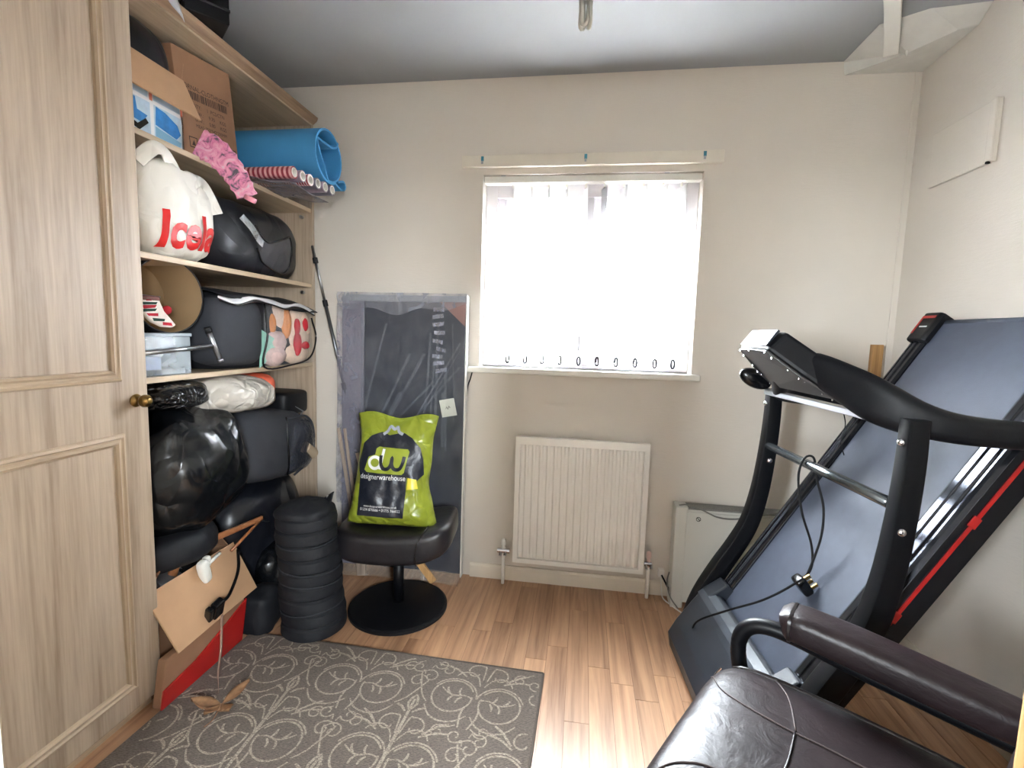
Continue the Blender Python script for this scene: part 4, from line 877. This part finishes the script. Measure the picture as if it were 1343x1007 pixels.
# ================================================================== RIBBED COLLAPSIBLE BIN
cbn = thing('ribbed_bin', (-1.014, 1.698, 0), 'black ribbed collapsible fabric bin standing on rug edge', 'bin')
prof = [(0, .002)]; n = 9; Hh = .47
for k in range(n):
    za, zb = Hh * k / n, Hh * (k + 1) / n; rr = .119 - .010 * k / n
    prof += [(rr - .006, za + .002), (rr + .003, za + .010), (rr + .004, (za + zb) / 2), (rr + .001, zb - .006), (rr - .006, zb)]
prof += [(.10, Hh + .004), (.085, Hh - .03), (0, Hh - .05)]
b = MB(); b.lathe(prof, (0, 0, 0), 48)
for p in b.v: p.x += -.030 * (p.z / Hh) ** 1.5 + .004 * math.sin(p.z * 30); p.y *= 1.0
b.xf(Matrix.Translation((-1.014, 1.698, .0005))); b.build('body', m_fabric, cbn, smooth=28)
for k in (2, 4, 5, 7):
    rr = .1215 - .010 * k / n; z = Hh * k / n
    P = [(-1.014 - .030 * (z / Hh) ** 1.5 + rr * math.cos(a), 1.698 + rr * math.sin(a), z + .004 + .008 * math.sin(a * 1.3 + k)) for a in [R(-150 + 12 * q) for q in range(15)]]
    MB().tube(P, .0022, 6).build('seam', m_fabric2, cbn, smooth=True)
MB().blob((-1.044, 1.700, Hh + .004), (.108, .108, .036), (.8, .9), .016, 12, 81, 40, 18).build('collapsed_top', m_fabric, cbn, smooth=True)
MB().prism([(-1.03, 1.76, Hh + .015), (-.962, 1.72, Hh + .012), (-.950, 1.735, Hh + .075), (-.985, 1.765, Hh + .050)], (.004, .006, 0)).build('lid_flap', m_fabric, cbn)
B(-.985, -.965, 1.752, 1.754, .505, .522).build('tag', m_paper, cbn)

# ================================================================== RUG
rg = thing('rug', (-.66, 1.02, 0), 'grey-brown woven rug with pale scroll pattern', 'rug')
Mr = Matrix.Translation((-.088, 1.585, 0)) @ Matrix.Rotation(R(-1.2), 4, 'Z')
t = NT('rug_weave'); t.set(Roughness=.95); v = t.coords(); f = t.noise(t.coords((1, 3, 1)), 120, 3, .7)
t.link(t.ramp(f, [(.3, srgb(86, 77, 71)), (.7, srgb(132, 120, 111))]), t.b.inputs['Base Color'])
wv = t.node('ShaderNodeTexWave'); wv.inputs['Scale'].default_value = 95; wv.bands_direction = 'Y'; wv.inputs['Distortion'].default_value = 3; t.link(v, wv.inputs['Vector'])
p_ = t.bump(wv.outputs['Fac'], .5, .004); t.bump(f, .4, .004, p_); m_rug = t.m
t = NT('rug_scroll'); t.set(Roughness=.95); v = t.coords(); f = t.noise(t.coords((1, 3, 1)), 150, 3, .7)
t.link(t.ramp(f, [(.38, srgb(112, 102, 92)), (.60, srgb(186, 174, 156))]), t.b.inputs['Base Color']); t.bump(f, .6, .004); m_scroll = t.m
RW, RL = 1.135, 1.12
B(-RW, 0, -RL, 0, .0003, .0075, mat=Mr).build('pile', m_rug, rg, bevel=.003)
b = MB()
for p in ([(-RW, 0), (0, 0)], [(0, 0), (0, -RL)]):
    b.tube([Mr @ Vector((x, y, .0045)) for x, y in p], .0048, 6)
b.build('binding', mk('rug_binding', srgb(88, 78, 70), .95, var=.1, vscale=90), rg, smooth=True)
def spiral(cx, cy, r0, r1, a0, turns, n=26):
    return [(cx + (r0 + (r1 - r0) * k / n) * math.cos(a0 + turns * 2 * math.pi * k / n), cy + (r0 + (r1 - r0) * k / n) * math.sin(a0 + turns * 2 * math.pi * k / n)) for k in range(n + 1)]
motif = []                                                      # one damask unit about (0,0), stem upward, ~.30 wide
for s in (-1, 1):
    mir = lambda P: [(s * x, y) for x, y in P]
    motif.append((mir(spiral(.066, -.005, .058, .054, R(150), -.95)), .0035))            # big round
    motif.append((mir(spiral(.066, -.005, .066, .064, R(175), -.42)), .0032))
    motif.append((mir([(.010, .0), (.035, .006), (.060, -.002), (.085, .004), (.105, .018)]), .003))
    for (a, c, d, e) in ((.045, .002, .052, .028), (.062, -.002, .072, -.028), (.075, .002, .088, .024), (.040, -.002, .050, -.026)):
        motif.append((mir([(a, c), ((a + d) / 2 + .004, (c + e) / 2), (d, e)]), .0038))
    motif.append((mir(spiral(.034, .100, .010, .034, R(200), .80, 18) + [(.006, .075)]), .0032))
    motif.append((mir([(.006, .05), (.02, .08), (.045, .095), (.070, .088), (.082, .070)]), .0030))
    motif.append((mir([(.01, .145), (.025, .16), (.04, .165)]), .0045)); motif.append((mir([(.06, .085), (.09, .115), (.115, .13)]), .0045))
    motif.append((mir([(.055, .075), (.09, .095), (.125, .10)]), .0042))
    motif.append((mir(spiral(.155, .045, .006, .028, R(60), -1.15, 22) + [(.150, -.02), (.125, -.045)]), .0030))
    motif.append((mir(spiral(.140, .100, .005, .022, R(-60), 1.1, 18) + [(.165, .075)]), .0028))
    motif.append((mir([(.005, -.06), (.03, -.085), (.065, -.095), (.10, -.085), (.125, -.055)]), .0032))
    motif.append((mir(spiral(.055, -.125, .005, .022, R(90), 1.1, 18) + [(.02, -.095)]), .0028))
    motif.append((mir([(.012, -.10), (.022, -.06), (.020, -.03)]), .0035))
motif.append(([(0, -.13), (0, -.06), (0, .02), (0, .11), (0, .19)], .0055)); motif.append(([(0, .15), (.012, .175), (0, .205), (-.012, .175), (0, .15)], .0045))
b = MB()
rib_i = [0]
def ribbon(P, wd_, z=.0081):
    rib_i[0] += 1; z += .000004 * (rib_i[0] % 150)
    vs_, fs_ = [], []
    for i, p in enumerate(P):
        a = P[min(i + 1, len(P) - 1)]; c = P[max(i - 1, 0)]; d = Vector((a[0] - c[0], a[1] - c[1]))
        if d.length < 1e-7: d = Vector((1, 0))
        d.normalize(); k = .98 * wd_ * (.72 + .28 * math.sin(math.pi * i / (len(P) - 1)))
        vs_ += [Mr @ Vector((p[0] - d.y * k, p[1] + d.x * k, z)), Mr @ Vector((p[0] + d.y * k, p[1] - d.x * k, z))]
    ok = all(-RW + .008 < p[0] < -.008 and -RL + .008 < p[1] < -.008 for p in P)
    if ok: b.add(vs_, [(2 * i, 2 * i + 1, 2 * i + 3, 2 * i + 2) for i in range(len(P) - 1)])
for j in range(-1, 6):
    for i in range(-1, 5):
        cx = -.20 - i * .40 - (.20 if j % 2 else 0); cy = -.17 - j * .262
        sk = R(-7 + 5 * ((i + j) % 3))
        for P, wd_ in motif:
            Q = [(cx + 1.2 * (x * math.cos(sk) - y * math.sin(sk)), cy + 1.2 * (x * math.sin(sk) + y * math.cos(sk))) for x, y in P]
            # split long strokes so that those crossing the edge are cut there
            for s0 in range(0, len(Q) - 1, 4):
                seg = Q[s0:s0 + 5]
                if len(seg) > 1: ribbon(seg if len(seg) > 5 else [p[:2] for p in smoothpath([(a, c, 0) for a, c in seg], 2)], wd_)
sp_ = b.build('scroll_pattern', m_scroll, rg, weld=False); sp_['kind'] = 'stuff'
# dry leaf and ribbon on the rug
lf = thing('dry_leaf', (-1.07, 1.25, .008), 'curled brown dry leaf lying on rug near wardrobe', 'leaf')
b = MB()
for (L_, W_, az, lift) in ((.085, .026, R(200), .022), (.075, .022, R(-35), .020), (.095, .020, R(72), .012), (.060, .018, R(-100), .010)):
    b.grid(lambda u, v: Vector((-1.065 + math.cos(az) * L_ * u - math.sin(az) * W_ * math.sin(math.pi * u) * (2 * v - 1), 1.258 + math.sin(az) * L_ * u + math.cos(az) * W_ * math.sin(math.pi * u) * (2 * v - 1), .010 + lift * u ** 2 + .012 * (2 * v - 1) ** 2 * u)), 8, 5)
b.build('blade', mk('dead_leaf', srgb(140, 104, 72), .8, var=.3, vscale=40), lf, smooth=True, solid=.0008)
MB().tube(smoothpath([(-1.065, 1.258, .012), (-1.045, 1.20, .012), (-1.05, 1.17, .011)], 4), .0014, 5).build('stalk', m_card_d, lf)
P = smoothpath([(-1.192, 1.425, .190), (-1.188, 1.415, .14), (-1.180, 1.40, .08), (-1.160, 1.36, .025), (-1.135, 1.33, .012), (-1.11, 1.30, .0105)], 6)
tag(MB().sweep(P, rrect(.006, .0007, .0004, 1), up=(1, 0, 0)).build('beige_ribbon', mk('ribbon', srgb(150, 122, 106), .8, var=.1), smooth=True), 'beige ribbon trailing from the carton down onto rug', 'ribbon')

# ================================================================== CONVECTOR HEATER behind the treadmill
ht = thing('convector_heater', (.73, 2.16, 0), 'pale grey convector heater standing against the back wall', 'heater')
B(.475, 1.04, 2.115, 2.125, .03, .44).build('front_panel', m_heater, ht, bevel=.003)
B(.430, .482, 2.118, 2.195, .0, .46).build('side_panel', m_heater, ht, bevel=.004)
B(1.035, 1.085, 2.118, 2.195, .0, .46).build('side_panel', m_heater, ht, bevel=.004)
B(.483, 1.034, 2.126, 2.19, .03, .45).build('body', m_heater, ht)
B(.483, 1.034, 2.120, 2.190, .4505, .458).build('grille', m_mesh, ht)
c_ = (.525, 2.1145, .412); MB().tube([(c_[0] + .009 * math.cos(a), c_[1], c_[2] + .009 * math.sin(a)) for a in [k * math.pi / 8 for k in range(16)]], .0013, 5, closed=True, up=(0, 1, 0)).build('badge_ring', m_cable, ht)
MB().tube([(c_[0] - .005, c_[1], c_[2] + .005), (c_[0] + .005, c_[1], c_[2] - .005)], .0013, 5).build('badge_bar', m_cable, ht)
MB().tube(smoothpath([(.445, 2.13, .463), (.475, 2.115, .472), (.53, 2.112, .458), (.60, 2.108, .430), (.67, 2.106, .428), (.75, 2.11, .445), (.86, 2.12, .468)], 6), .0035, 6).build('mains_lead', m_cable_g, ht, smooth=True)
sk_ = thing('cable_outlet', (.40, 2.225, .085), 'small white cable outlet on the skirting beside heater', 'socket')
B(.388, .414, 2.199, 2.225, .092, .128).build('plate', m_white, sk_, bevel=.003)
MB().tube(smoothpath([(.402, 2.198, .105), (.415, 2.175, .085), (.435, 2.15, .05), (.44, 2.12, .03)], 6), .0042, 6).build('lead', m_cable, sk_, smooth=True)
MB().tube(smoothpath([(.398, 2.198, .10), (.402, 2.19, .05), (.408, 2.17, .012), (.44, 2.12, .006), (.48, 2.06, .006)], 6), .003, 6).build('lead', m_white, sk_, smooth=True)
MB().tube(smoothpath([(.428, 2.165, .14), (.418, 2.15, .10), (.428, 2.12, .05), (.46, 2.09, .012)], 6), .003, 6).build('lead', m_cable_g, sk_, smooth=True)
tag(B(1.172, 1.212, 2.172, 2.196, 0, 1.182).build('timber_offcut', m_timber, bevel=.002), 'upright bare timber offcut in the corner behind treadmill', 'timber')

# ================================================================== TREADMILL (folded). local axes: +X along the deck, -Y towards the camera
TM = thing('treadmill', (.70, 1.80, 0), 'black folding treadmill with its deck tilted up', 'treadmill', rz=R(5))
TW = parent_world(TM)
def T(s, t_, z): return TW @ Vector((s, -t_, z))
ra = R(57.8); rx, rz = math.cos(ra), math.sin(ra); nx, nz = -math.sin(ra), math.cos(ra)
def Dk(a, t_, n_): return T(-.289 + .631 * .08 + .0 + rx * a, t_, .08 + rz * a) + (TW.to_3x3() @ Vector((nx, 0, nz))) * n_
LEN = (1.262 - .08) / rz
def dprism(poly_tn, a0, a1):
    p0 = [Dk(a0, t_, n_) for t_, n_ in poly_tn]; v_ = Dk(a1, 0, 0) - Dk(a0, 0, 0); return MB().prism(p0, v_)
dprism([(-.001, -.010), (.436, -.010), (.436, 0), (-.001, 0)], .02, LEN).build('running_belt', m_belt, TM)
dprism([(0, -.045), (.435, -.045), (.435, -.012), (0, -.012)], .02, LEN - .04).build('deck_board', m_blackm, TM)
railp = [(0, -.055), (0, .006), (.008, .012), (.020, .012), (.022, .008), (.028, .008), (.030, .013), (.042, .013), (.044, .008), (.050, .008), (.052, .012), (.060, .010), (.066, .002), (.066, -.055)]
m_rail = mk('rail_metal', srgb(58, 60, 66), .16, .85, var=.05)
dprism([(-p, n_) for p, n_ in railp], .0, LEN - .03).build('side_rail', m_rail, TM, bevel=.0012)
dprism([(.435 + p * 1.42, n_ - (.022 if n_ < 0 else 0)) for p, n_ in railp], .0, LEN - .03).build('side_rail', m_rail, TM, bevel=.0012)
dprism([(.529, -.028), (.529, -.019), (.532, -.019), (.532, -.028)], .40, LEN - .06).build('red_stripe', m_red, TM)
for a in (.50, .80): dprism([(.529, -.034), (.529, -.012), (.533, -.012), (.533, -.034)], a, a + .03).build('red_clip', m_red, TM, bevel=.003)
# end caps at the top of the deck
for t0, t1, sg in ((-.078, .004, 1), (.431, .540, -1)):
    cap = dprism([(t0, -.058), (t0, .016), (t0 + .008, .026), (t1 - .008, .026), (t1, .016), (t1, -.058)], LEN - .085, LEN + .028).build('end_cap', m_blackm, TM, bevel=.006)
    tm = (t0 + t1) / 2
    dprism([(t0 + .010, .0265), (t0 + .018, .0265), (t0 + .018, .0275), (t0 + .010, .0275)], LEN - .06, LEN + .012).build('red_mark', m_red, cap)
    dprism([(t0 + .018, .0265), (t1 - .014, .0265), (t1 - .014, .0275), (t0 + .018, .0275)], LEN + .002, LEN + .012).build('red_mark', m_red, cap)
    dprism([(t0 + .028, .0265), (t1 - .022, .0265), (t1 - .022, .0275), (t0 + .028, .0275)], LEN - .035, LEN - .030).build('white_mark', m_whiteprint, cap)
MB().tube([Dk(LEN + .002, .0, -.012), Dk(LEN + .002, .435, -.012)], .014, 16).build('rear_roller', m_belt, TM, smooth=True)
dprism([(0, -.016), (.435, -.016), (.435, -.006), (0, -.006)], LEN - .01, LEN + .006).build('rear_roller_guard', m_blackm, TM)
# motor hood
hp = [(-.318, .006), (-.327, .067), (-.300, .118), (-.236, .209), (-.205, .240), (-.168, .252), (-.150, .242), (-.178, .180), (-.10, .06), (-.10, .006)]
MB().prism([T(s, -.060, z) for s, z in hp], T(0, .50, 0) - T(0, -.060, 0)).build('motor_hood', m_hood, TM, bevel=.010)
for t0 in (-.064, .434):
    MB().prism([T(s, t0, z) for s, z in ((-.232, .208), (-.205, .246), (-.142, .292), (-.104, .262), (-.125, .20), (-.19, .12))], T(0, .068, 0) - T(0, 0, 0)).build('hood_arm', m_hood, TM, bevel=.006)
MB().prism([T(s, -.058, z) for s, z in ((-.222, .226), (-.206, .241), (-.180, .2505), (-.180, .2535), (-.207, .2445), (-.224, .229))], T(0, .556, 0) - T(0, 0, 0)).build('hood_strip', mk('hood_trim', srgb(62, 68, 76), .35, var=.05), TM)
pw_ = MB().tube(smoothpath([T(-.262, .30, .178), T(-.275, .30, .160), T(-.282, .30, .146)], 3), .004, 8); pw_.build('power_switch', m_chrome, TM)
# uprights, feet, cross tube
UP = [(.012, 1.01), (.012, .90), (.004, .76), (-.012, .62), (-.040, .50), (-.085, .405), (-.140, .31), (-.195, .20), (-.225, .10), (-.23, .02)]
for tt in (-.092, .566):
    P = smoothpath([T(s + (.012 if tt > 0 else 0), tt, z) for s, z in UP], 5)
    up = MB().sweep(P, rrect(.020, .0235, .006, 2), scales=[1 + .012 * i for i in range(len(P))], up=(TW.to_3x3() @ Vector((1, 0, .35)))).build('upright', m_black, TM, smooth=35)
    MB().sweep([T(-.27, tt, .022), T(.16, tt, .022)], rrect(.024, .020, .005, 2)).build('base_tube', m_black, TM, smooth=35)
    for s_, z_ in ((.006, .745),):
        MB().lathe([(0, -.006), (.010, -.006), (.011, 0), (.009, .005), (.004, .009), (0, .009)], (0, 0, 0), 14, 'Y').xf(Matrix.Translation(T(s_ - .0, tt + .021, z_)) @ TW.to_3x3().to_4x4() @ Matrix.Rotation(math.pi, 4, 'Z')).build('bolt', m_chrome, up, smooth=40)
    MB().lathe([(0, -.005), (.009, -.005), (.010, 0), (.008, .005), (.003, .008), (0, .008)], (0, 0, 0), 14, 'X').xf(Matrix.Translation(T(-.014 + (.012 if tt > 0 else 0), tt, .955)) @ TW.to_3x3().to_4x4() @ Matrix.Rotation(math.pi, 4, 'Z')).build('bolt', m_chrome, up, smooth=40)
MB().sweep([T(-.20, -.092, .024), T(-.20, .560, .024)], rrect(.018, .018, .004, 2)).build('base_crossbar', m_black, TM, smooth=35)
MB().tube([T(.0, -.075, .800), T(.006, .540, .800)], .0145, 16).build('cross_tube', mk('cross_tube_metal', srgb(120, 126, 130), .2, .9), TM, smooth=True)
# console
def slab(pts0, pts1, name, m, bevel=.006, par=None): 
    n = len(pts0); return MB().add(pts0 + pts1, [tuple(range(n))[::-1], tuple(range(n, 2 * n))] + [(i, (i + 1) % n, (i + 1) % n + n, i + n) for i in range(n)]).build(name, m, par or TM, bevel=bevel)
back = [(-.045, .02, 1.030), (-.045, .395, 1.030), (-.125, .36, 1.090), (-.205, .305, 1.160), (-.212, .20, 1.163), (-.205, .105, 1.160), (-.125, .06, 1.090)]
front = [(s + .050, t_, z + .052) for s, t_, z in back]
slab([T(*p) for p in back], [T(*p) for p in front], 'console', m_blackm, .010)
bk = [(s * .97 - .0045 + (-.003), .2 + (t_ - .2) * .93, z * 1.0 - .004 + (.003 if z < 1.04 else -.003)) for s, t_, z in back]
slab([T(*p) for p in bk], [T(p[0] + .005, p[1], p[2] + .005) for p in bk], 'console_back_plate', mk('console_back', srgb(48, 46, 46), .45, var=.15, vscale=9), .002)
for s, t_, z in bk:
    q = .2 + (t_ - .2) * .93; MB().lathe([(0, 0), (.003, 0), (.0025, .002), (0, .002)], T(s + .0, q, z - .002), 8, 'X').build('screw', m_chrome, TM)
for k in range(4):
    f_ = (k + .5) / 4
    for a_, c_ in (((bk[1]), (bk[3])), ((bk[0]), (bk[5]))):
        s, t_, z = [a_[i] + (c_[i] - a_[i]) * f_ for i in range(3)]; MB().lathe([(0, 0), (.003, 0), (.0025, .002), (0, .002)], T(s - .003, .2 + (t_ - .2) * .93, z - .003), 8, 'X').build('screw', m_chrome, TM)
slab([T(s, t_, z) for s, t_, z in ((-.20, .115, 1.172), (-.20, .295, 1.172), (-.165, .29, 1.2125), (-.165, .12, 1.2125))], [T(s, t_, z) for s, t_, z in ((-.206, .115, 1.170), (-.206, .295, 1.170), (-.172, .29, 1.217), (-.172, .12, 1.217))], 'console_top_trim', mk('silver_plastic', srgb(46, 52, 60), .42, .0, spec=.3), .002)
# under-console metal rail
MB().sweep([T(-.018, -.07, 1.000), T(-.012, .47, 1.000)], rrect(.016, .009, .002, 1)).build('console_rail', m_steel, TM)
# handlebar wings
for sg, c0 in ((1, .235), (-1, .235)):
    w_ = [(.0, -.120, 1.128), (.10, -.085, 1.112), (.19, -.035, 1.068), (.25, -.002, 1.036), (.295, .045, 1.010), (.325, .11, .993), (.33, .20, .984), (.33, .30, .980), (.33, .42, .978)]
    P = smoothpath([T(s, c0 + sg * t_, z) for t_, s, z in w_], 5)
    sc = [(1.0, .92 + .62 * math.exp(-((i - 13) / 8.5) ** 2) - .35 * max(0, 1 - i / 5)) for i in range(len(P))]
    MB().sweep(P, rrect(.026, .036, .024, 4), scales=sc).build('handlebar', m_blackm, TM, smooth=45)
    if sg < 0: MB().blob(T(-.060, c0 + sg * .325, 1.045), (.060, .024, .034), (1.0, 1.0), 0, 1, 0, 20, 14, rot=Matrix.Rotation(R(24), 3, 'Y')).build('handlebar_nose', m_blackg, TM, smooth=True)
MB().tube(smoothpath([T(.02, .30, 1.0), T(.03, .305, .95), T(.025, .30, .90), T(.035, .305, .86)], 5), .0015, 5).build('safety_cord', m_cable, TM)
# mains lead hung over the cross tube with its plug
pcd = MB().tube(smoothpath([T(-.262, .02, .085), T(-.27, .08, .19), T(-.20, .16, .285), T(-.12, .22, .36), T(-.055, .255, .43), T(-.01, .27, .49), T(.0, .25, .56), T(-.025, .225, .66), T(-.028, .195, .76), T(-.010, .185, .818), T(.016, .19, .822), T(.02, .21, .76), T(.03, .24, .68), T(.02, .26, .60), T(-.005, .275, .53), T(-.025, .285, .485)], 8), .0036, 8).build('power_cord', m_cable, TM, smooth=True)
Mpl = Matrix.Translation(T(-.040, .292, .455)) @ Matrix.Rotation(R(5), 4, 'Z') @ Matrix.Rotation(R(-38), 4, 'Y')
MB().blob((0, 0, 0), (.016, .024, .030), (.45, .45), 0, 1, 0, 20, 14).xf(Mpl).build('plug', m_blackg, pcd, smooth=True)
for yy, zz, hh in ((-.012, -.014, .004), (.012, -.014, .004), (0, .012, .005)):
    B(.014, .034, yy - .003, yy + .003, zz - hh, zz + hh, mat=Mpl).build('plug_pin', m_brass, pcd)

# ================================================================== ARMCHAIR
AC = thing('armchair', (.412, .768, 0), 'brown leather recliner armchair with black tube arms', 'armchair', rz=math.atan2(.545, -.84))
AW = parent_world(AC)
def Cc(x, y, z): return AW @ Vector((x, y, z))
st_ = MB().blob((0, 0, 0), (.255, .262, .085), (.34, .30), .003, 5, 71, 72, 32)
for p in st_.v:
    p.z += .018 * math.cos(p.x * 5) * math.cos(p.y * 5) - .05 * max(0, p.x - .17) / .1 * 0
    p.z += .030 * (p.x + .1) - .0
st_.xf(AW @ Matrix.Translation((-.012, 0, .377))); st_.build('seat_cushion', m_leather, AC, smooth=True)
bvh_ = None
so = [o for o in AC.children if o.name.startswith('seat_cushion')][0]
bvh_ = BVHTree.FromPolygons([AW @ v.co for v in so.data.vertices], [tuple(p.vertices) for p in so.data.polygons])
def onseat(x, y, lift=.001):
    h_ = bvh_.ray_cast(Cc(x, y, 1.2), Vector((0, 0, -1))); return h_[0] + Vector((0, 0, lift)) if h_[0] else None
def seam(pts, name, r, m):
    P = [onseat(p.x, p.y) for p in smoothpath([(a, c, 0) for a, c in pts], 8)]; P = [p for p in P if p]; MB().tube(P, r, 6).build(name, m, AC, smooth=True)
seam([(.225, -.236), (.1, -.244), (.0, -.246), (-.23, -.244)], 'piping', .0055, m_piping)
seam([(.235, -.17), (.19, -.11), (.10, -.085), (0.0, -.085), (-.2, -.085)], 'seat_seam', .0016, m_seam)
seam([(.13, -.245), (.09, -.18), (.06, -.09)], 'seat_seam', .0016, m_seam)
seam([(.235, .17), (.19, .11), (.10, .085), (-.2, .085)], 'seat_seam', .0016, m_seam)
seam([(.06, -.085), (.055, 0), (.06, .085)], 'seat_seam', .0022, m_piping)
for sg in (-1, 1):
    arm = MB().sweep([Cc(*p) for p in [(.132, sg * .312, .564), (.122, sg * .312, .567), (.09, sg * .312, .568), (0, sg * .313, .560), (-.10, sg * .314, .548), (-.20, sg * .315, .536), (-.30, sg * .315, .524)]], rrect(.046, .032, .021, 4), scales=[.75, .95, 1, 1.02, 1, .97, .9]).build('arm_pad', m_leather, AC, smooth=50)
    MB().sweep([Cc(*p) for p in [(.118, sg * .312, .567), (.112, sg * .312, .567)]], rrect(.0465, .0325, .021, 4)).build('arm_piping', m_piping, AC, smooth=50)
    P = smoothpath([Cc(*p) for p in [(-.36, sg * .308, .480), (-.2, sg * .308, .498), (0, sg * .308, .520), (.10, sg * .308, .534), (.165, sg * .308, .535), (.205, sg * .307, .515), (.220, sg * .305, .470), (.205, sg * .30, .40), (.15, sg * .295, .31), (.05, sg * .29, .25), (-.1, sg * .28, .235)]], 6)
    MB().tube(P, .0175, 14).build('arm_frame', m_black, AC, smooth=True)
bk_ = MB().blob((0, 0, 0), (.085, .270, .36), (.45, .5), .004, 5, 73, 56, 36)
bk_.xf(AW @ Matrix.Translation((-.325, 0, .68)) @ Matrix.Rotation(R(-11), 4, 'Y')); bk_.build('backrest', m_leather, AC, smooth=True)
B(-.2, .2, -.285, .285, .235, .262, mat=AW).build('seat_frame', m_black, AC, bevel=.004)
MB().lathe([(.028, 0), (.028, .22)], Cc(0, 0, .03), 16).build('pedestal', m_black, AC, smooth=True)
MB().lathe([(0, 0), (.24, 0), (.25, .008), (.24, .022), (.05, .036), (0, .036)], Cc(0, 0, .0005), 40).build('disc_base', m_black, AC, smooth=30)
